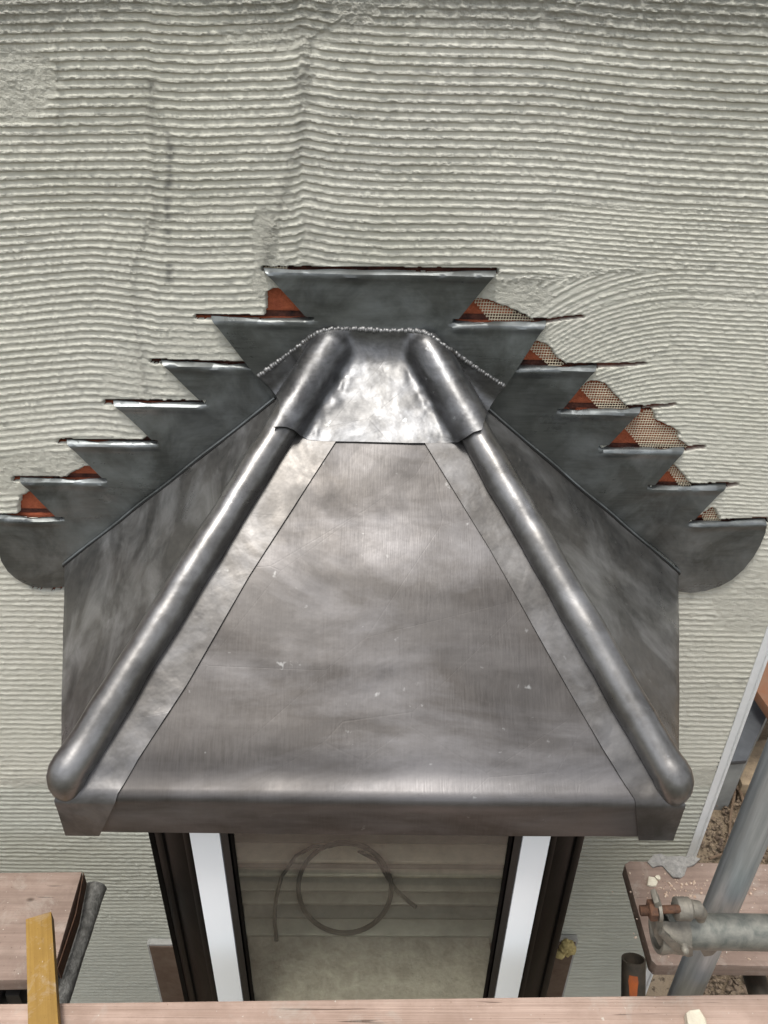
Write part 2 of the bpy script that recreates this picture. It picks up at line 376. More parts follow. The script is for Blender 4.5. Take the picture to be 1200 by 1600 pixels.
def glass_mat():
    m, nt, p = new_mat('window_glass'); nt.nodes.remove(p)
    o = nt.nodes['Material Output']
    t = N(nt, 'ShaderNodeBsdfTransparent'); t.inputs[0].default_value = (.95, .96, .94, 1)
    g = N(nt, 'ShaderNodeBsdfGlossy'); g.inputs['Roughness'].default_value = .03; g.inputs[0].default_value = (1, 1, 1, 1)
    d = N(nt, 'ShaderNodeBsdfDiffuse'); d.inputs[0].default_value = (.42, .40, .34, 1)
    fr = N(nt, 'ShaderNodeFresnel', i_IOR=1.5); co = coords(nt)
    bf = N(nt, 'ShaderNodeNewGeometry'); fm = N(nt, 'ShaderNodeMath', operation='MULTIPLY')
    inv = N(nt, 'ShaderNodeMath', operation='SUBTRACT', i_0=1.0); L(nt, bf.outputs['Backfacing'], inv.inputs[1])
    L(nt, fr.outputs[0], fm.inputs[0]); L(nt, inv.outputs[0], fm.inputs[1])
    mx = N(nt, 'ShaderNodeMixShader'); L(nt, fm.outputs[0], mx.inputs[0]); L(nt, t.outputs[0], mx.inputs[1]); L(nt, g.outputs[0], mx.inputs[2])
    dm = N(nt, 'ShaderNodeMixShader')
    du = rng_map(nt, noise(nt, co, 22, 6, .75), .35, .75, .03, .10)
    L(nt, du, dm.inputs[0]); L(nt, mx.outputs[0], dm.inputs[1]); L(nt, d.outputs[0], dm.inputs[2]); L(nt, dm.outputs[0], o.inputs[0])
    return m
M['glass'] = glass_mat()

# ------------------------------------------------------------------ ground
def make_ground():
    xs = np.concatenate([np.linspace(-60, -3, 20), np.linspace(-2.8, 4.5, 120), np.linspace(5, 60, 20)])
    ys = np.concatenate([np.linspace(-60, -4, 22), np.linspace(-3.8, 4, 120), np.linspace(4.5, 60, 20)])
    X, Yy = np.meshgrid(xs, ys); Z = .05*fbm(X*3, Yy*3, 4)+.02*fbm(X*18, Yy*18, 2)
    n0, n1 = X.shape; co = np.stack([X, Yy, Z], -1).reshape(-1, 3)
    i = np.arange(n0*n1).reshape(n0, n1)
    f = np.stack([i[:-1, :-1], i[:-1, 1:], i[1:, 1:], i[1:, :-1]], -1).reshape(-1, 4)
    me = bpy.data.meshes.new('ground'); me.from_pydata(co.tolist(), [], f.tolist())
    for p in me.polygons: p.use_smooth = True
    o = finish('ground', me, M['soil']); o['kind'] = 'structure'
make_ground()

# ================================================================== THE WALL
CX = 0.807                                            # outer corner of the wall
wall = empty('rendered_wall', (0, .1, 0), 'tall house wall freshly coated in combed pale grey-green render around the lead canopy', 'wall')
from_bm('wall_core', box_bm((-2.4, .0145, 0), (CX-.004, .30, 4.3)), M['mortar_dark'], wall)

# step positions: (left px, right px) of every tooth top, measured, on the wall plane
TL = [((329, 495), (482, 498)), ((250, 564.5), (393, 571)), ((175, 628.5), (318, 631)), ((101.5, 690), (241.5, 692.5)),
      ((29, 749), (163, 751)), ((-9, 806), (92, 811))]
TR = [((712, 503), (854, 502.5)), ((806, 573.5), (934, 573)), ((877, 642), (1003, 639)), ((946, 701), (1071, 702)),
      ((1020, 761), (1137.5, 759)), ((1080, 817), (1198, 814))]
TOP = ((411, 420), (776, 424))
HOLES = [  # brick patches left of the canopy
    [(417, 493), (419.6, 457), (429, 451), (442, 452), (484, 497)], [(222, 690), (228, 684), (236, 682), (244, 691)],
    [(103, 747), (118, 738), (136, 729), (148, 732), (165, 750)], [(29, 804), (32, 786), (36, 775), (49, 769), (60, 779), (92, 811)],
    [(40, 905), (52, 919), (80, 922), (106, 919), (106, 900)],
    # right: brick and scrim together
    [(711, 500), (739.6, 467), (760, 470), (790, 480), (832, 499)], [(807, 572), (827, 543), (835, 534), (852, 538), (860, 544), (866, 556), (882, 569)],
    [(879, 640), (906, 606), (921, 597), (940, 598), (946, 603), (960, 618), (980, 637)],
    [(948, 700), (977, 670), (1004, 642), (1019, 639), (1021, 656), (1038, 664), (1056, 671), (1059, 686), (1074, 699)],
    [(1021, 759), (1044, 735), (1050, 726), (1062, 738), (1069, 746), (1079, 758)], [(1083, 813), (1096, 805), (1114, 793), (1119, 802), (1125, 813)]]
def slot(a, b, l, r, up=4.2, dn=2.0):
    return [(a[0]-l, a[1]+dn), (b[0]+r, b[1]+dn), (b[0]+r, b[1]-up), (a[0]-l, a[1]-up*.7)]
CHASES = []
SLOTS = [slot(TOP[0], TOP[1], 0, 0, up=4)]
for (a, b), ext in zip(TL, (22, 14, 12, 9, 8, 0)):
    SLOTS.append(slot(a, b, ext, 0)); 
for (a, b), (ex, ey) in zip(TR, ((58, -9), (76, -5), (52, -8), (30, -5), (15, -3), (2, 0))):
    SLOTS.append(slot(a, b, 0, 0)); CHASES.append(((b[0]-4, b[1]-1.0), (b[0]+ex, b[1]+ey)))

def make_coat():
    cs, rs = 2.5, 1.45
    xs = np.arange(-220, 1420, cs); ys = np.arange(-90, 1640, rs)
    PX, PY = np.meshgrid(xs, ys)
    jx = (rng.random(PX.shape)-.5)*cs*.35
    D = FWD[None, None, :] + RGT*((PX+jx-600)/FPX)[..., None] - UPV*((PY-800)/FPX)[..., None]
    t = (0-CAM[1])/D[..., 1]; P = CAM + D*t[..., None]
    X, Z = P[..., 0], P[..., 2]
    P[..., 1] = 0
    # pitch of the comb lines in metres by height
    zz = np.linspace(.5, 3.8, 2000); pit = np.interp(zz, [.5, 1.6, 2.2, 2.8, 3.4, 3.8], [.0165, .0150, .0143, .0127, .0109, .0108])
    ph = np.concatenate([[0], np.cumsum((zz[1]-zz[0])/pit[:-1])])
    # warp in photograph pixels -> metres via local scale
    s = 1/np.interp(PY, [0, 300, 550, 800, 1100, 1340, 1560], [1400, 1143, 925, 735, 545, 389, 300])
    PXW = PX + 7*fbm(PY*.045, PX*0+1.7, 2)+3*fbm(X*90, Z*90, 2)
    wav = np.interp(PXW, [-200, 0, 120, 232, 244, 300, 440, 462, 472, 520, 600, 760, 860, 1000, 1200, 1400],
                    [12, 2, -3, -6, -3, -2, -8, -11, -17, -9, -5, -7, -6, 3, 10, 18])
    seamtop = sstep(980, 700, PY)
    w = wav*seamtop
    lft = sstep(240, 120, PX)*sstep(260, 420, PY)*sstep(900, 700, PY)
    w = w - (PX/240.0)*16*lft
    dx = np.clip(1085-PX, 0, 260)
    lapy = 436-.05*(PX-740)+9*fbm(X*14, Z*0+2, 2)
    arc = .0015*dx**2*sstep(lapy-5, lapy+5, PY)*sstep(960, 560, PY)*(PX > 700)
    w = w + arc + 2.5*fbm(X*2.2, Z*3, 2) + 1.5*fbm(X*9, Z*11, 2)
    zw = Z + w*s
    # trowel-lap areas: finer, doubled lines
    fine = sstep(830, 900, PX)*sstep(300, 340, PY)*sstep(470, 430, PY)*.8 + sstep(820, 870, PX)*sstep(450, 500, PY)*sstep(900, 780, PY)
    phs = np.interp(zw, zz, ph)
    ph1 = phs % 1.0
    # ridge profile: crest on the upper half, flat trough below
    def prof(q, wd):
        a = sstep(.5-wd*.95, .5-wd*.55, q); b = 1-sstep(.5+wd*.45, .5+wd*1.05, q)
        return a*b*(1-.22*np.clip((q-.5)/wd, -1, 1))
    jit = .05*fbm(X*160, Z*60, 2)
    r1 = prof((ph1+jit) % 1, .27)
    ph2 = (np.interp(zw, zz, ph)*1.6+.3) % 1.0
    r2 = prof((ph2+jit) % 1, .24)
    fine = np.clip(fine, 0, 1)
    ridge = r1*(1-fine) + r2*fine
    amp = .0025*(1-fine) + .0016*fine
    amp = amp*(.62+.38*sstep(-.5, .35, fbm(X*5, Z*26, 3)))
    amp = amp*np.interp(PY, [0, 330, 480, 700, 900, 1200, 1240, 1600], [1.0, .86, .64, .50, .38, .32, .58, .70])
    # smoothed places
    flat = np.zeros(PX.shape)
    def blob(cx, cy, rx, ry, p=1.0):
        nonlocal flat
        d = ((PX-cx)/rx)**2+((PY-cy)/ry)**2 + .35*fbm(X*25, Z*25, 3); flat = np.maximum(flat, p*sstep(1.25, .8, d))
    blob(25, 130, 62, 62, .85); blob(415, 375, 22, 50, .9); blob(790, 465, 70, 28, .85); blob(60, 740, 100, 34, .85)
    blob(440, 60, 90, 20, .5); blob(1090, 860, 70, 30, .6); blob(1170, 930, 60, 60, .55); blob(300, 560, 60, 60, .35); blob(20, 860, 60, 40, .6)
    blob(1120, 1215, 60, 16, .9); blob(60, 1222, 70, 7, .85); blob(205, 600, 40, 60, .4); blob(430, 440, 36, 36, .8)
    amp = amp*(1-flat)
    # vertical seams where two strokes meet
    seam = np.zeros(PX.shape)
    def seamline(pts, wd, a):
        nonlocal seam
        c = np.interp(PY, [p[1] for p in pts], [p[0] for p in pts]) + 4*fbm(PY*.05, PX*0+3.3, 2)
        m = (PY > pts[0][1]) & (PY < pts[-1][1]); seam = np.maximum(seam, m*a*np.exp(-((PX-c)/wd)**2)*(.5+.8*vn(X*200, Z*220)))
    seamline([(88, 60), (95, 200)], 4, .4); seamline([(236, 120), (240, 330), (205, 420), (235, 700)], 6, .45)
    seamline([(480, 60), (470, 230), (440, 300), (415, 420)], 9, .6); seam = np.maximum(seam, .5*np.exp(-((PY-lapy)/3.5)**2)*(PX > 740)*(PX < 1120)*vn(X*180, Z*0))
    seamline([(560, 10), (480, 60)], 6, .7)
    mess = fbm(X*40, Z*32, 3)
    for c0_, lo, hi, wd in ((470, 60, 420, 24), (238, 120, 430, 15), (560, 0, 70, 40)):
        flat = np.maximum(flat, .8*np.exp(-((PX-c0_)/wd)**2)*(PY > lo)*(PY < hi)*sstep(-.35, .35, mess))
    amp = amp*(1-.6*flat)
    rough = fbm(X*430, Z*430, 2); rough2 = fbm(X*120, Z*150, 2)
    # crumbly top band
    topw = sstep(70, 10, PY+30*fbm(X*4, Z*0, 2))
    h = amp*ridge*(1+.45*rough+.25*rough2) + .0009*rough*ridge + .0003*rough2 + .00012*rough
    h = h + seam*.0022*(1+.5*rough) + topw*.0013*(rough2+.6*rough) + .00055*flat*(rough2+.5*rough) + .0025*fbm(X*3.2, Z*3.2, 2)
    # scattered nibs
    nib = vn(X*85, Z*85); h = h + .0016*sstep(.93, 1.0, nib)*(vn(X*9, Z*9) > .45)
    P[..., 1] = -h-.0012
    # saw cuts running on past the right-hand steps: grooves in the coat
    gro = np.zeros(PX.shape)
    for (ax, ay), (bx, by) in CHASES:
        f = np.clip((PX-ax)/(bx-ax), 0, 1); ly = ay+(by-ay)*f+1.1*fbm(PX*.08, PY*0+ax, 2); hw = 2.6*(1-.35*f)+.8*fbm(X*120, Z*0+by, 2)
        gro = np.maximum(gro, sstep(hw+1.2, hw-.6, np.abs(PY-ly))*(PX > ax)*sstep(bx+2, bx-2, PX))
    P[..., 1] += gro*.010
    # openings
    X0, Y0 = PX, PY
    nsx = 2.2*fbm(X*160, Z*160, 2); nsy = 1.6*fbm(X*170+40, Z*170, 2)
    hole = np.zeros(PX.shape, bool)
    for q in HOLES: hole |= inpoly(X0+nsx, Y0+nsy, q)
    for q in SLOTS: hole |= inpoly(X0+nsx*.5, Y0+nsy*.45, q)
    hidden = inpoly(PX, PY, [(470, 560), (700, 560), (1045, 905), (1050, 1215), (115, 1215), (115, 905)])
    hidden |= inpoly(PX, PY, [(270, 1215), (890, 1215), (845, 1640), (330, 1640)])
    off = X > CX-.012+.0025*fbm(Z*60, Z*0, 2)
    kill = hole | hidden | off
    # drop the rim of each opening inwards so that the coat shows its thickness
    nb = np.zeros(PX.shape, bool); nb[1:-1, 1:-1] = hole[2:, 1:-1] | hole[:-2, 1:-1] | hole[1:-1, 2:] | hole[1:-1, :-2]
    P[..., 1][nb & ~hole] = .008
    n0, n1 = PX.shape; idx = np.arange(n0*n1).reshape(n0, n1)
    fk = kill[:-1, :-1] | kill[:-1, 1:] | kill[1:, 1:] | kill[1:, :-1]
    F = np.stack([idx[:-1, :-1], idx[1:, :-1], idx[1:, 1:], idx[:-1, 1:]], -1)[~fk]
    used = np.zeros(n0*n1, bool); used[F.ravel()] = True; re = np.cumsum(used)-1
    co = P.reshape(-1, 3)[used]; F = re[F]
    me = bpy.data.meshes.new('render_coat')
    me.vertices.add(len(co)); me.vertices.foreach_set('co', co.astype('f').ravel())
    me.loops.add(F.size); me.loops.foreach_set('vertex_index', F.ravel().astype('i'))
    me.polygons.add(len(F)); me.polygons.foreach_set('loop_start', np.arange(0, F.size, 4, dtype='i'))
    me.polygons.foreach_set('use_smooth', np.ones(len(F), bool))
    me.update(calc_edges=True)
    c = 262+6*fbm(PY*.03, PY*0, 2)
    stain = np.exp(-((PX-c)/6)**2)*sstep(185, 210, PY)*sstep(480, 440, PY)*sstep(.35, .6, vn(X*0+3, PY*.13))*(.4+.6*(1-ridge))*.75
    stain = np.maximum(stain, .5*np.exp(-((PX-415)/7)**2)*sstep(320, 335, PY)*sstep(440, 400, PY)*vn(PY*.15, PX*.1))
    stain = np.maximum(stain, 0.22*sstep(.82, .93, vn(X*45, Z*90))*(vn(X*5, Z*5) > .55))
    joint_shade = sstep(1222, 1232, PY+3*fbm(X*20, Z*0, 2))*.8  # lower wall from the day joint down, shade painted in with the greener tone
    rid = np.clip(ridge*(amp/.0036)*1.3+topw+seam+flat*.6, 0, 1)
    for nm, ar in (('stain', stain), ('joint_shade', joint_shade), ('ridge', rid*(1-gro)), ('chase', gro)):
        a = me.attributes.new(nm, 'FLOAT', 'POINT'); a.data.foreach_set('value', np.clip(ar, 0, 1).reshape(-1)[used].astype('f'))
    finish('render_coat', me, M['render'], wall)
make_coat()

# bricks that show through the openings, on the 75 mm courses
def add_bricks():
    base = box_bm((-.1075, -.0, -.0325), (.1075, .05, .0325), bev=.003)
    me = bpy.data.meshes.new('brick')
    for f in base.faces: f.smooth = False
    base.to_mesh(me); base.free(); me.materials.append(M['brick'])
    done = set()
    for h in HOLES:
        for (px, py) in [(sum(p[0] for p in h)/len(h), sum(p[1] for p in h)/len(h))]+h:
            p = onY(px, py, .012); r = math.floor((p[2]-2.617)/.075); c = round((p[0]-(.1125 if r % 2 else 0))/.225)
            done.add((r, c))
    for r, c in sorted(done):
        o = bpy.data.objects.new('brick', me); COL.objects.link(o); o.parent = wall
        o.matrix_parent_inverse = Matrix.Translation(-Vector(wall.location))
        o.location = (c*.225+(.1125 if r % 2 else 0), .0105+random.uniform(-.0008, .0008), 2.617+.0375+r*.075)
        o.rotation_euler = (random.uniform(-.006, .006), 0, random.uniform(-.006, .006))
add_bricks()

# alkali mesh showing in the right-hand openings
def add_scrim():
    bm = bmesh.new()
    polys = [[(736, 466), (760, 468), (790, 478), (838, 501), (764.6, 501)], [(823, 541), (835, 532), (852, 536), (862, 543), (868, 556), (884, 570), (856, 570)],
             [(903, 604), (921, 595), (942, 597), (948, 603), (962, 618), (984, 638), (935, 638)],
             [(974, 668), (1004, 640), (1021, 637), (1023, 656), (1040, 664), (1058, 670), (1061, 686), (1078, 700), (1002, 700)],
             [(1042, 733), (1050, 724), (1064, 738), (1071, 746), (1082, 759), (1061, 759)], [(1095, 803), (1114, 791), (1121, 802), (1128, 814), (1099, 814)],
             [(412, 413), (450, 413), (450, 421), (412, 421)]]
    for q in polys:
        W = [(onY(a, b, .005)[0], onY(a, b, .005)[2]) for a, b in q]
        x0, x1 = min(p[0] for p in W), max(p[0] for p in W); z0, z1 = min(p[1] for p in W), max(p[1] for p in W)
        pit = .0044; sl = .10
        for orient in (0, 1):
            lo, hi = (x0, x1) if orient else (z0, z1)
            k = math.floor(lo/pit)*pit
            while k < hi+pit:
                # sample along the thread, emit runs inside
                aa = np.linspace(*( (z0, z1) if orient else (x0, x1)), 60)
                if orient: sx = k+(aa-z0)*sl; sz = aa
                else: sx = aa; sz = k+0*aa+.0004*np.sin(aa*300)
                ins = inpoly(sx, sz, W); run = []
                for a, b, i in list(zip(sx, sz, ins))+[(0, 0, False)]:
                    if i: run.append((a, b))
                    elif run:
                        if len(run) > 2:
                            w = .00045; p, r = run[0], run[-1]
                            y = .0035+random.uniform(-.001, .0006)
                            dxx, dzz = (w, 0) if orient else (0, w)
                            pts = [Vector((p[0]-dxx, y, p[1]-dzz)), Vector((r[0]-dxx, y, r[1]-dzz)), Vector((r[0]+dxx, y, r[1]+dzz)), Vector((p[0]+dxx, y, p[1]+dzz))]
                            prism_bm(pts, (0, .0009 if orient else -.0009, 0), bm)
                        run = []
                k += pit
    o = from_bm('scrim_mesh', bm, M['scrim'], wall); o['kind'] = 'stuff'
add_scrim()

# corner bead
def add_bead():
    bm = bmesh.new()
    box_bm((CX-.016, -.0035, .9), (CX+.002, -.0005, 4.2), bm)
    box_bm((CX-.001, -.003, .9), (CX+.0016, .03, 4.2), bm)
    sweep_bm([(CX+.0035, -.0045, .9), (CX+.0035, -.0045, 4.2)], .0038, 10, bm)
    from_bm('corner_bead', bm, M['pvc_white'], wall)
    from_bm('end_face', box_bm((CX-.003, .031, .0), (CX+.001, .30, 4.2)), M['light_grey'], wall)
add_bead()

# ================================================================== THE LEAD CANOPY
canopy = empty('canopy_roof', (0, 0, 2.45), 'hipped lead canopy roof with rounded hip rolls and stepped flashings over the bay window', 'canopy roof')
EZ = 2.512; TZ = 2.940
XL, XR, TLx, TRx, YF = -.405, .414, -.060, .074, -.53
A_L, A_R = np.array([-.575, 0, EZ]), np.array([.582, 0, EZ])
F_L, F_R = np.array([XL, YF, EZ]), np.array([XR, YF, EZ])
T_L, T_R = np.array([TLx, 0, TZ]), np.array([TRx, 0, TZ])
class Facet:
    """a roof slope with a rounded fold at the eave and a drip below it; coordinates u along the eave, t up the slope"""
    def __init__(s, E0, E1, apex, fr=.007, drop=.060):
        s.E0 = E0; e = E1-E0; s.len = np.linalg.norm(e); s.e = e/s.len
        m = np.cross([0, 0, 1], s.e); s.m = m/np.linalg.norm(m)          # horizontal, inward (up the slope)
        if np.dot(apex-E0, s.m) < 0: s.m = -s.m
        run = np.dot(apex-E0, s.m); rise = apex[2]-E0[2]; s.p = atan2(rise, run); s.fr = fr; s.drop = drop
        s.n = -s.m*sin(s.p)+np.array([0, 0, 1])*cos(s.p); s.up = s.m*cos(s.p)+np.array([0, 0, 1])*sin(s.p)
    def uv(s, P): d = np.asarray(P)-s.E0; return np.array([d@s.e, d@s.up])
    def map(s, u, t, off=0.0, disp=None):
        u = np.asarray(u, float); t = np.asarray(t, float)
        turn = pi/2-s.p; al = s.fr*turn; tl = s.fr*tan(turn/2)
        a = np.clip((tl-t)/al, 0, 1)*turn          # angle through the fold
        P = s.E0+u[:, None]*s.e
        tt = np.maximum(t, tl)
        P = P+tt[:, None]*s.up
        # arc
        d0 = -s.up; # travelling down
        n0 = s.n
        P = P + s.fr*(np.sin(a)[:, None]*d0 - (1-np.cos(a))[:, None]*n0)
        rem = np.maximum(tl-al-t, 0); P = P+rem[:, None]*np.array([0, 0, -1.])
        Nn = n0*np.cos(a)[:, None] + d0*np.sin(a)[:, None]
        o = np.zeros_like(u)+off
        if disp is not None: o = o+disp(u, t)
        return P+Nn*o[:, None], Nn
FRONT = Facet(F_L, F_R, T_L); LEFT = Facet(A_L, F_L, T_L); RIGHT = Facet(F_R, A_R, T_R)

def d_front(u, t):
    d = .0034*fbm(u*1.6+3, t*6.5, 2)+.00045*fbm(u*14, t*22, 2)+.0014*np.exp(-((t-.005)/.008)**2)-.0012*np.exp(-((t-.030)/.016)**2)
    return d +(.0018*fbm(u*7+30, t*3, 2)+.0009*fbm(u*24, t*20, 2))*np.exp(-((t-.004)/.022)**2)
DR = .068
front_poly = [(-.004, -DR+.002), (FRONT.len+.004, -DR), (FRONT.len+.004, 0.0), tuple(FRONT.uv(T_R)), tuple(FRONT.uv(T_L)), (-.004, 0)]
keep_normals('front_sheet', sheet_bm(front_poly, lambda u, t: FRONT.map(u, t, .003, d_front), (.012, .008), .0025), M['lead_front'], canopy)
def d_side(u, t): return .0018*fbm(u*6+11, t*5, 2)+.0005*fbm(u*20, t*20, 2)
sL = [(-.002, -.06), (LEFT.len, -.06), (LEFT.len, 0), tuple(LEFT.uv(T_L)), (-.002, 0)]
keep_normals('side_sheet', sheet_bm(sL, lambda u, t: LEFT.map(u, t, .002, d_side), .014, .0025), M['lead_side'], canopy)
sR = [(0, -.06), (RIGHT.len+.002, -.06), (RIGHT.len+.002, 0), tuple(RIGHT.uv(T_R)), (0, 0)]
keep_normals('side_sheet', sheet_bm(sR, lambda u, t: RIGHT.map(u, t, .002, d_side), .014, .0025), M['lead_side'], canopy)

# hip rolls with their flanges
RR = .0245
def hip(side):
    T, Fc = (T_L, F_L) if side < 0 else (T_R, F_R)
    sf = LEFT if side < 0 else RIGHT
    b = FRONT.n+sf.n; b = b/np.linalg.norm(b)
    hd = Fc-T; Ln = np.linalg.norm(hd); hd = hd/Ln
    c0 = T+b*.015; path = []; rad = []
    n = 44
    for i in range(n+1):
        f = i/n; s = f*(Ln-.050); w = .0006*sin(s*37+side)+.0005*sin(s*90)
        path.append(c0+hd*s+b*w); rad.append(RR*(1+.02*sin(s*51+1)+.018*sin(s*23+side*2)+random.uniform(-.008, .008)+.05*max(0, f-.8)/.2))
    # rounded end dressed down over the eave corner
    end = path[-1]; out = np.array([hd[0], hd[1], 0]); out /= np.linalg.norm(out)
    for o, dz, r in [(.008, -.003, .0256), (.014, -.008, .0260), (.018, -.015, .0255), (.020, -.023, .0238), (.020, -.032, .0212), (.019, -.041, .0185), (.018, -.050, .0160), (.017, -.060, .0138), (.015, -.070, .0120), (.012, -.082, .0105)]:
        path.append(end+out*o+np.array([0, 0, dz])); rad.append(r)
    bm = sweep_bm(path, rad, 28, up=tuple(b))
    roll = from_bm('hip_roll', bm, M['lead_roll'], canopy)
    # flange on the front slope, folded over the eave
    if side < 0: ln = [(525, 692), (390, 902), (292.5, 1071), (216.7, 1188), (176.7, 1257)]; low = (157, 1300)
    else: ln = [(662.7, 693.6), (763.8, 858.6), (867, 1042), (940, 1170), (990.6, 1252)]; low = (998, 1300)
    pts = [FRONT.uv(onP(a, c, F_L, FRONT.n)) for a, c in ln]
    tl = pts[0]+(pts[0]-pts[1])*.06
    lowu = (onY(low[0], low[1], YF)-F_L)@FRONT.e
    hipT = FRONT.uv(T)
    eu = -.007 if side < 0 else FRONT.len+.007
    hb = FRONT.uv(Fc)
    poly = [tuple(tl)]+[tuple(p) for p in pts]+[(lowu, -DR-.004), (eu, -DR-.004), (eu, .0), tuple(hipT+(hb-hipT)*.20)]
    if side > 0: poly = poly[::-1]
    def dsp(u, t):
        near = np.exp(-((t-.05)/.09)**2)
        return .0010*fbm(u*10, t*8, 2)+.0016*near*fbm(u*38, t*38, 3)+d_front(u, t)*.8+.0012*np.exp(-((t+.01)/.03)**2)*fbm(u*50, t*50, 2)
    keep_normals('hip_flange', sheet_bm(poly, lambda u, t: FRONT.map(u, t, .0062, dsp), (.007, .007), .0034), M['lead_hip'], roll)
    return c0, hd, Ln, b
HL = hip(-1); HR = hip(1)

# -------- flashings on the wall
def wpt(px, py): p = onY(px, py, -.006); return (p[0], p[2])
def wavy(a, b, n, amp=.0007):
    a = np.array(wpt(*a)); b = np.array(wpt(*b)); out = []
    ph = random.uniform(0, 6)
    for i in range(n+1):
        f = i/n; q = a+(b-a)*f; e = min(f, 1-f)*4
        out.append((q[0], q[1]+amp*min(1, e)*(sin(f*9+ph)+.6*sin(f*21+ph*2)) - .0012*min(1, e)*(1 if amp else 0)))
    return out
def step_map(tops, y0, dents=1.0):
    T = [(wpt(*a), wpt(*b)) for a, b in tops]
    def f(u, t):
        y = np.zeros_like(u)+y0 + dents*(.0034*fbm(u*8+5, t*8, 2)+.0007*fbm(u*30, t*30, 2))
        for a, b in T:
            zt = a[1]+(b[1]-a[1])*(u-a[0])/(b[0]-a[0]); d = zt-t
            m = (u > a[0]-.003) & (u < b[0]+.003) & (d > -.004) & (d < .03)
            y = np.where(m, y-.0032*np.exp(-((d-.009)/.0055)**2)*(.7+.6*fbm(u*30, t*0, 2))+.012*np.clip(1-(d+.001)/.0065, 0, 1)**2, y)
        P = np.stack([u, y, t], -1); Nn = np.zeros_like(P); Nn[:, 1] = -1
        return P, Nn
    return f
def chain(tops, mid):
    out = []
    for (a, b), m in zip(tops, mid): out += wavy(a, b, 14)+([wpt(*m)] if m else [])
    return out
# left flashing outline, upper edge walked right to left
left_out = []
for i, (a, b) in enumerate(TL[1:]): left_out += wavy(b, a, 14)
curveL = [(-8, 830), (-4, 855), (2, 876), (12, 892), (24, 903), (36, 911), (50, 916), (70, 918.5), (88, 918), (105, 916)]
left_poly = [wpt(420, 560)]+[wpt(402, 580)]+left_out+[wpt(*q) for q in curveL]+[wpt(106, 880), wpt(200, 812), wpt(330, 717), wpt(440, 636)]
# diagonals between teeth come from joining tooth tip to the next notch
keep_normals('step_flashing', sheet_bm(left_poly, step_map(TL[1:], -.0065), (.009, .0045), .003), M['lead_wall'], canopy)
right_out = []
for i, (a, b) in enumerate(TR[1:]): right_out += wavy(a, b, 14)
curveR = [(1196, 832), (1188, 851), (1177, 870), (1162, 889), (1144, 905), (1124, 916), (1102, 923), (1078, 926), (1059, 923)]
right_poly = [wpt(775, 575)]+[wpt(797, 582)]+right_out+[wpt(*q) for q in curveR]+[wpt(1057, 884), wpt(960, 806), wpt(860, 724), wpt(745, 634)]
keep_normals('step_flashing', sheet_bm(right_poly, step_map(TR[1:], -.0065), (.009, .0045), .003), M['lead_wall'], canopy)
head_poly = wavy(TOP[0], TOP[1], 30, .0009)+wavy(TR[0][0], TR[0][1], 14)+[wpt(786, 608), wpt(762, 638), wpt(730, 600), wpt(680, 545), wpt(640, 530), wpt(540, 530), wpt(500, 540), wpt(450, 590), wpt(430, 626), wpt(404, 590)]+wavy(TL[0][0], TL[0][1], 14)
keep_normals('head_flashing', sheet_bm(head_poly, step_map([TOP, TL[0], TR[0]], -.0115), (.009, .0045), .003), M['lead_wall'], canopy)
# folded lip where the side sheets meet the step flashings
for A_, T_ in ((A_L, T_L), (A_R, T_R)):
    pp = []
    for k in range(90):
        q = A_+(T_-A_)*(k/89*.80); pp.append(q+np.array([0, -.0115-.0006*sin(k*.31), .0030+.0008*sin(k*.23)]))
    from_bm('lip', sweep_bm(pp, .0019, 8, shape=lambda an, i: 1+.4*abs(sin(an))), M['lead_wall'], canopy)
    from_bm('gap_shade', sweep_bm([q+np.array([0, -.0015, -.0045]) for q in pp], .0028, 6), M['gasket'], canopy)  # black strip painted in for the shaded gap under the lip
# black end gap plates at the lower wall corners
# -------- saddle dressed over the top of both rolls
def sdf(P):
    def smin(a, b, k): h = np.clip(.5+.5*(b-a)/k, 0, 1); return b*(1-h)+a*h-k*h*(1-h)
    roof = np.maximum(np.maximum((P-F_L)@FRONT.n, (P-F_L)@LEFT.n), (P-F_R)@RIGHT.n)
    wl = -P[..., 1]-.0075
    d = smin(roof, wl, .022)
    for c0, hd, Ln, b in (HL, HR):
        v = P-c0; s = np.clip(v@hd, .012, Ln); q = v-s[..., None]*hd
        d = smin(d, np.linalg.norm(q, axis=-1)-RR-.0010, .014)
    return d-.0065
def shoot(px, py):
    px = np.asarray(px, float); py = np.asarray(py, float)
    D = FWD+RGT*((px-600)/FPX)[..., None]-UPV*((py-800)/FPX)[..., None]; D = D/np.linalg.norm(D, axis=-1)[..., None]
    t = np.full(px.shape, .3)
    for i in range(90): t = t+sdf(CAM+D*t[..., None])*.7
    return CAM+D*t[..., None]
def resamp(pl, n):
    pl = np.array(pl, float); s = np.concatenate([[0], np.cumsum(np.linalg.norm(np.diff(pl, axis=0), axis=1))])
    q = np.linspace(0, s[-1], n); return np.stack([np.interp(q, s, pl[:, 0]), np.interp(q, s, pl[:, 1])], -1)
WELD = [(404, 589), (430, 570), (452, 553), (470, 540), (486, 528), (500, 520), (520, 515), (560, 515.5), (600, 518), (640, 518), (660, 520), (676, 527), (690, 538), (710, 552), (740, 573), (788, 605)]
BOT = [(427, 667), (436, 666), (448, 667), (460, 672), (470, 680), (480, 687), (500, 689), (560, 690), (640, 692), (700, 692), (716, 690), (728, 683), (740, 675), (753, 671)]
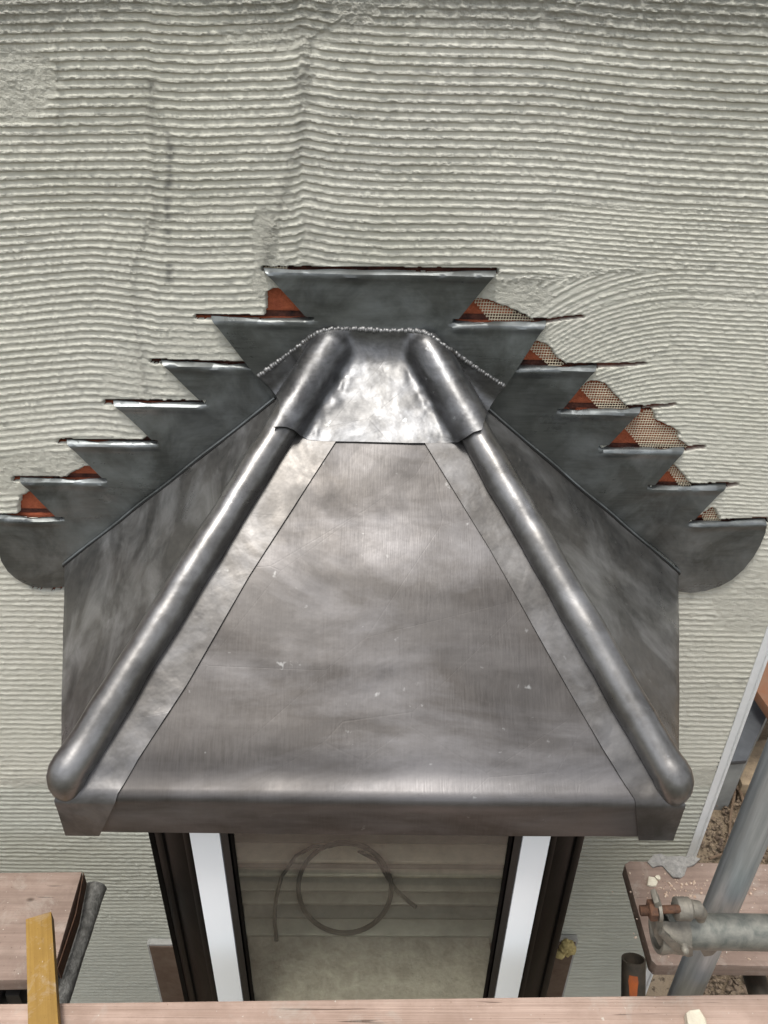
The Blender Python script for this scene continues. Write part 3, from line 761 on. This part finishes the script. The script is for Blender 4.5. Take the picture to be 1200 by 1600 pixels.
def saddle():
    nu, nv = 150, 74
    top = resamp(WELD, nu); bot = resamp(BOT, nu)
    fu = np.linspace(0, 1, nu)[:, None]
    U, V = np.meshgrid(np.linspace(0, 1, nu), np.linspace(0, 1, nv), indexing='ij')
    PXY = top[:, None, :]*(1-V[..., None])+bot[:, None, :]*V[..., None]
    side = np.sin(V*pi)                                     # bow of the two short ends
    PXY[..., 0] += np.where(U < .5, 20*np.clip(1-U*8, 0, 1)*side, -0*side) - np.where(U > .5, 6*np.clip(1-(1-U)*8, 0, 1)*side, 0)
    P = shoot(PXY[..., 0], PXY[..., 1])
    # beaten surface: small facets left by the dressing tool
    X, Z = P[..., 0], P[..., 2]
    px_, py_ = proj(P); rim = np.exp(-((np.abs(px_-592)-(42+(py_-560)*.50))/16)**2)*sstep(555, 590, py_)
    h = .0009*fbm(X*30, Z*30, 2)+.0032*rim*fbm(X*70, Z*60, 2)+.0003*fbm(X*75, Z*60, 2)+.0012*fbm(X*11+4, Z*13, 2)
    h = h*(.4+.6*np.sin(np.clip(V, 0, 1)*pi)**.4)
    P[..., 1] -= h*.8; P[..., 2] += h*.5
    bm = bmesh.new(); vv = [[bm.verts.new(Vector(P[i, j])) for j in range(nv)] for i in range(nu)]
    for i in range(nu-1):
        for j in range(nv-1): bm.faces.new((vv[i][j], vv[i][j+1], vv[i+1][j+1], vv[i+1][j]))
    bm.normal_update()
    # thickness at the lower and end edges
    rim = [vv[0][j] for j in range(nv)]+[vv[i][nv-1] for i in range(1, nu)]+[vv[nu-1][j] for j in range(nv-2, -1, -1)]
    low = [bm.verts.new(v.co+Vector((0, .0035, -.0035))) for v in rim]
    for k in range(len(rim)-1): bm.faces.new((rim[k], low[k], low[k+1], rim[k+1]))
    sad = keep_normals('saddle', bm, M['lead_saddle'], canopy)
    # lead-welded seam: overlapping ripples
    tp = shoot(resamp(WELD, 640)[:, 0], resamp(WELD, 640)[:, 1]); path = []; rad = []
    for i, p in enumerate(tp):
        path.append(p+np.array([0, .0012, 0])+np.array([0, 0, .0009*sin(i*.35)])); rad.append(.0040+.0005*sin(i*.9+1.4*sin(i*.13))+.0007*sin(i*.05)+random.uniform(-.0003, .0003))
    path = [p+np.array([0, .0018, 0]) for p in path]
    from_bm('weld_seam', sweep_bm(path, rad, 10), M['lead_weld'], sad, sharp=60)
saddle()
# soffit and timber carcass below the lead
bm = prism_bm([(-.545, -.004, 2.452), (XL+.02, YF+.02, 2.452), (XR-.02, YF+.02, 2.452), (.55, -.004, 2.452)], (0, 0, .012))
from_bm('soffit', bm, M['soffit'], canopy)

# ================================================================== BAY WINDOW
bay = empty('bay_window', (0, -.2, 1.0), 'splayed bay window with black side panels and white strips beside the glass, under the lead canopy', 'window')
YW = -.48; ZT = 2.452; ZB = .85
def quadprism(a, b, z0, z1, th, name, mat, bev=.002):
    """vertical board between plan points a and b, th thick towards the inside"""
    a = Vector((*a, 0)); b = Vector((*b, 0)); d = (b-a).normalized(); nrm = Vector((-d.y, d.x, 0))
    if nrm.y < 0: nrm = -nrm
    pts = [a+Vector((0, 0, z0)), b+Vector((0, 0, z0)), b+Vector((0, 0, z1)), a+Vector((0, 0, z1))]
    return from_bm(name, prism_bm(pts, nrm*th, bev=bev), mat, bay)
for s in (-1, 1):
    xo, xi = (-.2630, -.2185) if s < 0 else (.2715, .2300)
    YO = -.385; xw = onY(238, 1296, YO)[0] if s < 0 else onY(917, 1300, YO)[0]
    quadprism((xo, YW), (xi, YW), ZB, ZT, .02, 'white_strip', M['post_white'], .0015)
    quadprism((xi-s*.0015, YW-.001), (xi-s*.012, YW+.002), ZB, ZT, .018, 'gasket', M['gasket'])
    quadprism((xi-s*.0135, YW+.006), (xi-s*.019, YW+.010), ZB, ZT, .018, 'glazing_bead', M['upvc_black'])
    # splayed black side: frame, panel in two lengths with a rail between, outer frame, return to the wall
    P0 = np.array([xo+s*.0015, YW+.001]); P1 = np.array([xw, YO]); dd = P1-P0
    quadprism(P0, P0+dd*.16, ZB, ZT, .02, 'side_frame', M['upvc_black'])
    pa, pb = P0+dd*.175, P0+dd*.74
    quadprism(pa+np.array([0, .006]), pb+np.array([0, .006]), 1.302, ZT, .02, 'side_panel', M['upvc_black'])
    quadprism(pa+np.array([0, .006]), pb+np.array([0, .006]), ZB, 1.262, .02, 'side_panel', M['upvc_black'])
    quadprism(pa+np.array([0, .001]), pb+np.array([0, .001]), 1.266, 1.298, .02, 'side_rail', M['upvc_black'], .012)
    quadprism(P0+dd*.755, P1, ZB, ZT, .02, 'side_frame', M['upvc_black'], .006)
    quadprism(P1+np.array([0, .003]), np.array([xw, -.006]), ZB, ZT, .01, 'side_return', M['upvc_black'])
bm = prism_bm([(-.210, YW+.012, ZB), (.2215, YW+.012, ZB), (.2215, YW+.012, ZT), (-.210, YW+.012, ZT)], (0, .004, 0))
pane = from_bm('pane', bm, M['glass'], bay)
# behind the glass: coloured deck standing in for reflected boards and ground, back and side linings
ZI = 1.80
def band(y0, y1, c, c2, top, name):
    ya = onZ(580, y0, ZI)[1]; yb = onZ(580, y1, ZI)[1]
    m = simple('deck_'+name, c, .85, c2=c2, ns=26, bs=.5, bd=.002, bscale=90)
    from_bm('reflected_board', box_bm((-.245-.5*(yb+.47), yb+.0015, ZI-.03), (.255+.5*(yb+.47), ya-.0015, ZI+top), bev=.004), m, bay)
for y0, y1, c, top in [(1285, 1318, (.26, .25, .19), -.002), (1318, 1348, (.92, .82, .64), .004), (1348, 1358, (.50, .45, .36), .0), (1358, 1370, (.95, .86, .68), .006), (1370, 1392, (.60, .56, .46), .001),
                       (1392, 1412, (.56, .53, .44), .0), (1412, 1434, (.30, .31, .27), -.002), (1434, 1462, (.58, .57, .48), .0)]:
    band(y0, y1, c, tuple(x*.8 for x in c), top, 'board')
yc = onZ(580, 1462, ZI)[1]
mconc = simple('concrete_floor', (.58, .54, .455), .9, c2=(.36, .335, .28), ns=34, bs=.8, bd=.004, bscale=70)
from_bm('reflected_floor', box_bm((-.24, YW+.02, ZI-.035), (.25, yc-.0015, ZI-.002)), mconc, bay)
from_bm('interior_lining', box_bm((-.60, .02, ZI-.1), (.60, .03, 2.44)), simple('lining', (.42, .38, .30), .9), bay)
# cable coil on the deck
def coil():
    pts = []
    cx, cy = 537, 1388
    for i in range(0, 150):
        a = -1.9+i/149*(2*pi*2.15); r = 71+2.2*sin(i*.09)+(.022*i)
        if i < 20: pass
        pts.append((cx+r*cos(a), cy+r*.97*sin(a), ZI+.010+.004*sin(i*.3)+.00006*i))
    tail1 = [(560, 1330), (590, 1345), (606, 1372), (620, 1392), (640, 1410), (650, 1417)]
    tail0 = [(432, 1470), (429, 1440), (431, 1405), (440, 1370), (462, 1338), (490, 1322)]
    o = []
    for (a, b, z) in [(x, y, ZI+.012) for x, y in tail0]+pts+[(x, y, ZI+.014) for x, y in tail1]: o.append(onZ(a, b, z))
    return o
cb = from_bm('cable', sweep_bm(coil(), .0042, 8), M['cable'])
tag(cb, 'thin dark cable coiled into a ring seen in the window glass', 'cable')

# brown boards on the wall at the foot of the bay
for (pa, pb, lab) in (((232, 1472), (300, 1466), 'brown scraped board with a pale edge on the wall left of the bay window'),
                      ((862, 1463), (902, 1463), 'narrow brown board with yellow foam at its top, right of the bay window')):
    a = onY(*pa, -.006); b = onY(*pb, -.006); zt = (a[2]+b[2])/2
    e = empty('wall_board', ((a[0]+b[0])/2, -.006, .9), lab, 'board')
    from_bm('panel', box_bm((a[0]+.006, -.022, .8), (b[0]-.006, -.002, zt-.006), bev=.002), M['brown_panel'], e)
    bm = box_bm((a[0], -.018, .8), (a[0]+.0055, -.002, zt)) if pa[0] < 500 else box_bm((b[0]-.0055, -.018, .8), (b[0], -.002, zt))
    box_bm((a[0]+.006, -.018, zt-.0055), (b[0]-.006, -.002, zt), bm)
    from_bm('edge_trim', bm, M['panel_edge'], e)
    if pa[0] > 500:
        bm = bmesh.new()
        for k in range(9):
            c = onY(random.uniform(872, 892), random.uniform(1474, 1492), -.026)
            r = bmesh.ops.create_icosphere(bm, subdivisions=2, radius=random.uniform(.008, .016), matrix=Matrix.Translation(Vector(c)))
            for v in r['verts']: v.co += Vector((0, 0, .003*sin(v.co.x*400)+.003*sin(v.co.z*500)))
        from_bm('foam_blob', bm, M['foam'], e)

# ================================================================== SCAFFOLD
ZBRD = 1.75
def board(name, corners, z, th, label, mat, cat='scaffold board'):
    P = [onZ(a, b, z) for a, b in corners]
    bm = prism_bm([(p[0], p[1], z) for p in P], (0, 0, -th), bev=.003)
    bmesh.ops.subdivide_edges(bm, edges=bm.edges[:], cuts=0)
    o = from_bm(name, bm, mat); tag(o, label, cat); return o
lb = empty('scaffold_board', (-1, -.2, ZBRD), 'dusty pinkish scaffold board at lower left with a steel band on its end', 'scaffold board')
P = [onZ(a, b, ZBRD) for a, b in ((-260, 1366), (128, 1362), (80, 1530), (-260, 1537))]
from_bm('plank', prism_bm([Vector(p) for p in P], (0, 0, -.038), bev=.003), M['board'], lb)
e0, e1 = P[1], P[2]; dirn = (e1-e0); dirn /= np.linalg.norm(dirn); outn = np.array([-dirn[1], dirn[0], 0])
if outn[0] < 0: outn = -outn
bp = [e0+outn*.004+dirn*.004, e0+outn*.012+dirn*.10, e1+outn*.006-dirn*.02]
bm = bmesh.new(); 
rows = [[bm.verts.new(Vector(p+outn*w+np.array([0, 0, dz]))) for (w, dz) in ((0, .001), (.0015, .001), (.0015, -.037), (0, -.037))] for p in bp]
for i in range(2):
    for k in range(4): bm.faces.new((rows[i][k], rows[i][(k+1) % 4], rows[i+1][(k+1) % 4], rows[i+1][k]))
bm.faces.new(rows[0][::-1]); bm.faces.new(rows[-1])
from_bm('end_band', bm, M['rust'], lb)
rb = empty('scaffold_board', (1, -.2, ZBRD), 'pinkish scaffold board at lower right under the steel tubes, littered with crumbs', 'scaffold board')
P = [onZ(a, b, ZBRD) for a, b in ((976, 1350), (984, 1345), (1500, 1357), (1500, 1512), (1026, 1508), (1018, 1500))]
from_bm('plank', prism_bm([Vector(p) for p in P], (0, 0, -.038), bev=.003), M['board'], rb)
# front (inner) board close to the camera
ZF = 2.10
fb = empty('scaffold_board', (0, -.68, ZF), 'pale pink sawn scaffold board running across the bottom edge of the picture', 'scaffold board')
a0, a1 = onZ(-300, 1572, ZF), onZ(1500, 1549.5, ZF)
P = [a0, a1, a1+np.array([.0, -.225, 0]), a0+np.array([0, -.225, 0])]
from_bm('plank', prism_bm([Vector(p) for p in P], (0, 0, -.038), bev=.0025), M['board_fore'], fb)

# tubes
def tube(name, p0, p1, r, mat, label, cat='scaffold tube', wall_t=.0032, seg=28, parent=None, rough=0.0):
    p0 = Vector(p0); p1 = Vector(p1); d = (p1-p0).normalized(); bm = bmesh.new()
    up = Vector((0, 0, 1)) if abs(d.z) < .9 else Vector((1, 0, 0)); a = (up-d*up.dot(d)).normalized(); b = d.cross(a)
    n = 24
    def ring(p, rr, rgh=0): return [bm.verts.new(p+(a*cos(2*pi*k/seg)+b*sin(2*pi*k/seg))*(rr+rgh*random.uniform(-1, 1))) for k in range(seg)]
    R = [ring(p0+d*.03, r-wall_t), ring(p0, r-wall_t)]+[ring(p0+(p1-p0)*(i/n), r, rough) for i in range(n+1)]+[ring(p1, r-wall_t), ring(p1-d*.03, r-wall_t)]
    for i in range(len(R)-1):
        for k in range(seg): bm.faces.new((R[i][k], R[i][(k+1) % seg], R[i+1][(k+1) % seg], R[i+1][k]))
    bm.faces.new(R[0][::-1]); bm.faces.new(R[-1])
    o = from_bm(name, bm, mat, parent)
    if label: tag(o, label, cat)
    return o
YS = -.52
sa = onY(1170, 1312, YS)
tube('scaffold_tube', (sa[0], YS, .05), (sa[0], YS, 3.9), .02415, M['galv'], 'upright galvanised scaffold tube standing in front of the right scaffold board')
YT = YS-.062
ta, tb = onY(1040, 1454, YT), onY(1200, 1457, YT); td = tb-ta
tube('scaffold_tube', ta, ta+td*7, .0242, M['galv_dirty'], 'level mortar-splashed scaffold tube clamped across the upright tube at lower right')
za = onZ(150, 1386, 1.685)
tube('scaffold_tube', (za[0], za[1], 1.685), (za[0]-.015, za[1]-.75, 1.670), .0235, M['tube_rough'], 'rough mortar-coated tube lying under the end of the left scaffold board', rough=.0012)
# cut tube with orange paint
d = ray(990, 1498); d = d/(d@FWD); pt = CAM+d*1.60; dn = np.array([0, -.54, -.84])
op = empty('scaffold_tube', pt, 'short open-ended tube with an orange painted stripe below the right scaffold board', 'scaffold tube')
tube('tube_body', pt, pt+dn*.5, .0235, M['tube_dark'], None, parent=op)
# paint patch following the tube
bm = bmesh.new(); D3 = Vector(dn).normalized(); tc = (Vector(CAM)-Vector(pt)).normalized(); a = (tc-D3*tc.dot(D3)).normalized(); b = D3.cross(a); rows = []
for i in range(30):
    w = .33+.07*sin(i*1.3)+.05*sin(i*2.9); c = Vector(pt)+D3*(.022+i*.012)
    rows.append([bm.verts.new(c+(a*cos(t)+b*sin(t))*.0239) for t in np.linspace(-w, w, 7)])
for i in range(29):
    for k in range(6): bm.faces.new((rows[i][k], rows[i][k+1], rows[i+1][k+1], rows[i+1][k]))
from_bm('orange_stripe', bm, M['orange_paint'], op)
# tube under the right board at the right edge
q = onZ(1185, 1545, 1.60)
tube('scaffold_tube', (q[0]+.02, q[1]+.25, 1.60), (q[0]-.02, q[1]-.35, 1.58), .0242, M['tube_dark'], 'dark tube running under the right scaffold board near the picture edge')

# coupler
cp = empty('scaffold_coupler', ta, 'cast steel coupler with a rusty bolt clamping the level tube to the upright tube', 'coupler')
tdn = td/np.linalg.norm(td); TV = Vector(tdn)
def band_ring(center, axis, r, w, th, a0, a1, name, mat, bm=None, seg=26):
    bm2 = bm or bmesh.new(); ax = Vector(axis).normalized(); u = Vector((0, 0, 1)); 
    if abs(ax.z) > .9: u = Vector((0, -1, 0))
    u = (u-ax*u.dot(ax)).normalized(); v = ax.cross(u); rows = []
    for i in range(seg+1):
        t = a0+(a1-a0)*i/seg; dr = u*cos(t)+v*sin(t); bul = .0015*sin(i*.9)
        rows.append([bm2.verts.new(Vector(center)+dr*rr+ax*ww) for rr, ww in ((r, -w/2), (r+th*.8, -w/2), (r+th+bul*.3, -w/2+.004), (r+th*.7, 0), (r+th+bul*.3, w/2-.004), (r+th*.8, w/2), (r, w/2))])
    for i in range(seg):
        for k in range(7): bm2.faces.new((rows[i][k], rows[i][(k+1) % 7], rows[i+1][(k+1) % 7], rows[i+1][k]))
    bm2.faces.new(rows[0][::-1]); bm2.faces.new(rows[-1])
    return bm2
c1 = Vector(ta)+TV*.006
bm = band_ring(c1, tdn, .0245, .040, .0065, .15, 2*pi-.5, 'jaw', M['cast'])
from_bm('jaw', bm, M['cast'], cp)
def at_d(px, py, y): return Vector(onY(px, py, y))
# lug plate with rivet, lower side
l0 = [at_d(*p, YT-.030) for p in ((1030, 1462), (1045, 1478), (1058, 1490), (1076, 1496.5), (1083, 1494), (1083, 1480), (1066, 1479), (1050, 1470), (1038, 1455))]
from_bm('lug', prism_bm(l0, (0, .009, -.004), bev=.0015), M['cast'], cp)
rc = at_d(1071, 1486, YT-.034)
from_bm('rivet', sweep_bm([rc+Vector((0, .008, 0)), rc, rc+Vector((0, -.003, .001)), rc+Vector((0, -.0042, .0015))], [.0055, .0055, .004, .001], 14), M['cast'], cp)
# eye-bolt, rusty nut, swing arm
b0, b1 = at_d(1000, 1423, YT-.018), at_d(1062, 1420, YT-.018); bd = (b1-b0)
bolt = from_bm('bolt', sweep_bm([b0, b0+bd*.3, b0+bd*.5, b1], [.0062, .0062, .0055, .0055], 14, shape=lambda an, i: 1), M['rust'], cp)
bm = bmesh.new()
for k in range(14):
    sweep_bm([b0+bd*(.01+k*.017), b0+bd*(.018+k*.017)], .0070, 12, bm)
from_bm('bolt_thread', bm, M['rust'], bolt)
from_bm('nut', sweep_bm([b0+bd*.20, b0+bd*.22, b0+bd*.40, b0+bd*.42], [.011, .0135, .0135, .011], 6), M['rust'], bolt)
from_bm('washer', sweep_bm([b0+bd*.42, b0+bd*.50], [.0145, .0145], 20), M['cast'], bolt)
arm = [at_d(*p, YT-.022) for p in ((1022, 1412), (1030, 1409), (1036, 1420), (1038, 1436), (1034, 1452), (1031, 1462), (1036, 1474), (1050, 1488), (1046, 1490), (1030, 1478), (1022, 1462), (1026, 1440), (1025, 1425))]
from_bm('swing_arm', prism_bm(arm, (0, .02, 0), bev=.002), M['cast'], cp)
hd0 = at_d(1066, 1420, YT-.012)
bm = sweep_bm([hd0+TV*-.012, hd0+TV*-.009, hd0+TV*.009, hd0+TV*.013], [.010, .0155, .0155, .011], 16)
from_bm('bolt_eye', bm, M['cast'], cp)
bm = sweep_bm([hd0+TV*.012, hd0+TV*.020+Vector((0, 0, .0)), hd0+TV*.028+Vector((0, .0, -.010)), hd0+TV*.030+Vector((0, 0, -.022))], [.012, .0115, .009, .007], 12)
from_bm('hinge', bm, M['cast'], cp)
lw = [at_d(*p, YT+.004) for p in ((1092, 1482), (1100, 1496), (1114, 1494), (1122, 1486), (1126, 1480))]
from_bm('lug', prism_bm(lw, (0, .02, 0), bev=.003), M['cast'], cp)

# golden batten
zb = ZF+.0255
c = [onZ(40, 1436, zb), onZ(80, 1424, zb)]
f = [onZ(43.5, 1604, zb), onZ(91.5, 1604, zb)]
dL = (f[0]-c[0]); dR = (f[1]-c[1])
bt = prism_bm([Vector(c[0]), Vector(c[1]), Vector(c[1]+dR*1.8), Vector(c[0]+dL*1.8)], (0, 0, -.025), bev=.0012)
tag(from_bm('timber_batten', bt, M['batten']), 'yellow treated timber batten laid over the front board at lower left', 'batten')

# black clamp under the left board
bm = box_bm((onZ(30, 1548, 1.62)[0]-.02, onZ(30, 1548, 1.62)[1]-.02, 1.58), (onZ(30, 1548, 1.62)[0]+.012, onZ(30, 1548, 1.62)[1]+.03, 1.64), bev=.006)
p = onZ(-6, 1550, 1.62); box_bm((p[0]-.03, p[1]-.03, 1.58), (p[0]+.02, p[1]+.03, 1.635), bm, bev=.006)
box_bm((p[0], p[1]-.004, 1.60), (onZ(30, 1548, 1.62)[0], p[1]+.004, 1.612), bm, bev=.001)
tag(from_bm('tube_clamp', bm, M['black']), 'black metal clamp below the left scaffold board', 'clamp')

# ------------------------------------------------------------------ litter
def flake(px, py, z, r, label, seed, mat='chip', h=.006, name='render_chip'):
    rr = random.Random(seed); c = onZ(px, py, z); n = 7; bm = bmesh.new()
    pts = [Vector((c[0]+r*rr.uniform(.6, 1.1)*cos(2*pi*k/n), c[1]+r*rr.uniform(.6, 1.1)*sin(2*pi*k/n), z+.0008)) for k in range(n)]
    prism_bm(pts, (rr.uniform(-.1, .1)*r, 0, h), bm, bev=.0012)
    for v in bm.verts: v.co.z += (v.co.x-c[0])*rr.uniform(-.05, .15)
    o = from_bm(name, bm, M[mat], smooth=False)
    return tag(o, label, 'chip') if label else o
flake(1083, 1600, ZF, .021, 'cream chip of render lying on the front board at the bottom right', 3, h=.014)
flake(1018, 1381, ZBRD, .014, 'larger cream flake lying on the right scaffold board above the rusty bolt', 5)
flake(1028, 1373, ZBRD, .007, 'small cream flake beside the larger flake on the right scaffold board', 8)
def crumbs():
    bm = bmesh.new()
    for i in range(170):
        px = random.gauss(1060, 34); py = random.gauss(1393, 20)
        if i > 110: px = random.uniform(985, 1190); py = random.uniform(1352, 1500)
        c = onZ(px, py, ZBRD)
        if c[1] > -.12 or c[1] < -.33: continue
        r = random.choice((.0012, .0018, .0018, .0026, .004))
        m = Matrix.Translation(Vector((c[0], c[1], ZBRD+r*.4))) @ Matrix.Rotation(random.uniform(0, 3), 4, 'Z') @ Matrix.Diagonal((1, random.uniform(.5, 1), .6, 1))
        bmesh.ops.create_icosphere(bm, subdivisions=1, radius=r, matrix=m)
    o = from_bm('crumbs', bm, simple('crumb', (.42, .27, .20), .9, c2=(.6, .52, .42), ns=160), smooth=False)
    tag(o, 'scattered crumbs of render and brick dust on the right scaffold board', 'crumbs', kind='stuff')
crumbs()
# grey felt scrap draped over the far edge of the right board
def scrap():
    out = [(1012, 1346), (1020, 1337), (1032, 1333), (1045, 1338), (1062, 1337), (1080, 1338), (1094, 1343), (1084, 1352), (1074, 1354), (1070, 1366), (1062, 1372), (1052, 1371), (1044, 1362), (1036, 1352), (1020, 1354)]
    def mp(u, t):
        P = np.stack([u, t, ZBRD+.006+.006*fbm(u*60, t*60, 2)+.0*u], -1); N_ = np.zeros_like(P); N_[:, 2] = 1; return P, N_
    poly = [tuple(onZ(a, b, ZBRD+.006)[:2]) for a, b in out]
    o = keep_normals('felt_scrap', sheet_bm(poly, mp, .006, .004), M['felt'], None)
    tag(o, 'grey dusty scrap of felt on the far edge of the right scaffold board', 'scrap')
scrap()

# ------------------------------------------------------------------ the yard below, beyond the wall corner
def yard():
    # stone slab
    P = [onZ(a, b, .10) for a, b in ((1146, 1192), (1176, 1158), (1230, 1150), (1250, 1215), (1186, 1226), (1160, 1226))]
    o = from_bm('stone_slab', prism_bm([Vector((p[0], p[1], .10)) for p in P], (0, 0, -.10), bev=.008), M['stone'])
    tag(o, 'tan stone slab lying on the soil beyond the wall corner', 'stone')
    # roots
    for k, (pl, r, lab) in enumerate([([(1146, 1215), (1148, 1240), (1142, 1270), (1140, 1300), (1130, 1340), (1120, 1360)], .008, 'straight dark root on the soil, nearer the white corner bead'),
                      ([(1143, 1218), (1158, 1240), (1164, 1262), (1160, 1290), (1140, 1330), (1100, 1345)], .010, 'curving dark root on the soil, nearer the upright tube')]):
        pts = []
        for i in range(len(pl)-1):
            for j in range(5): f = j/5; pts.append(onZ(pl[i][0]*(1-f)+pl[i+1][0]*f, pl[i][1]*(1-f)+pl[i+1][1]*f, .05+.01*sin(i+j)))
        o = from_bm('root', sweep_bm(pts, [r*(1-.4*i/len(pts)) for i in range(len(pts))], 8), M['root']); tag(o, lab, 'root', 'roots on the soil')
    # slate-grey lidded box beside the wall
    zt = .40
    Q = [onZ(a, b, zt) for a, b in ((1160, 1168), (1164, 1160), (1235, 1050), (1290, 1080), (1175, 1166))]
    e = empty('storage_box', (Q[0][0], Q[0][1], 0), 'dark grey box with a pale side standing just beyond the wall corner', 'box')
    Q = [onZ(a, b, zt) for a, b in ((1100, 1193), (1150, 1030), (1238, 1030), (1167, 1188))]
    from_bm('lid', prism_bm([Vector(p) for p in Q], (0, 0, -.025), bev=.004), M['slate_grey'], e)
    cen = sum(Q)/4
    Q2 = [Vector(cen+(p-cen)*.94) for p in Q]
    for v in Q2: v.z = zt-.028
    from_bm('body', prism_bm(Q2, (0, 0, -.38), bev=.004), M['light_grey'], e)
    z = .55
    W = [onZ(a, b, z) for a, b in ((1176, 1070), (1200, 1005), (1300, 1060), (1216, 1128))]
    o = from_bm('timber_offcut', prism_bm([Vector(p) for p in W], (0, 0, -.06), bev=.004), M['orange_wood'])
    tag(o, 'orange-brown timber offcut near the right picture edge beyond the wall corner', 'timber')
    # leaf litter and gravel, one mass
    bm = bmesh.new()
    for i in range(900):
        px = random.uniform(1085, 1230); py = random.uniform(1170, 1560); c = onZ(px, py, .03)
        r = random.uniform(.006, .022)
        m = Matrix.Translation(Vector((c[0], c[1], .03+random.uniform(-.01, .02)))) @ Matrix.Rotation(random.uniform(0, 6), 4, Vector((random.random(), random.random(), 1)).normalized()) @ Matrix.Diagonal((1, random.uniform(.4, .9), random.uniform(.15, .7), 1))
        bmesh.ops.create_icosphere(bm, subdivisions=1, radius=r, matrix=m)
    m1 = simple('litter', (.20, .15, .10), .95, c2=(.06, .04, .03), ns=25)
    tag(from_bm('leaf_litter', bm, m1, smooth=False), 'dry brown leaf litter and clods covering the soil', 'litter', kind='stuff')
yard()
# hedge line across the garden behind the viewer is ground cover only
print('objects', len(bpy.data.objects), 'tris', sum(sum(len(p.vertices)-2 for p in o.data.polygons) for o in bpy.data.objects if o.type == 'MESH' and o.name != 'x'))
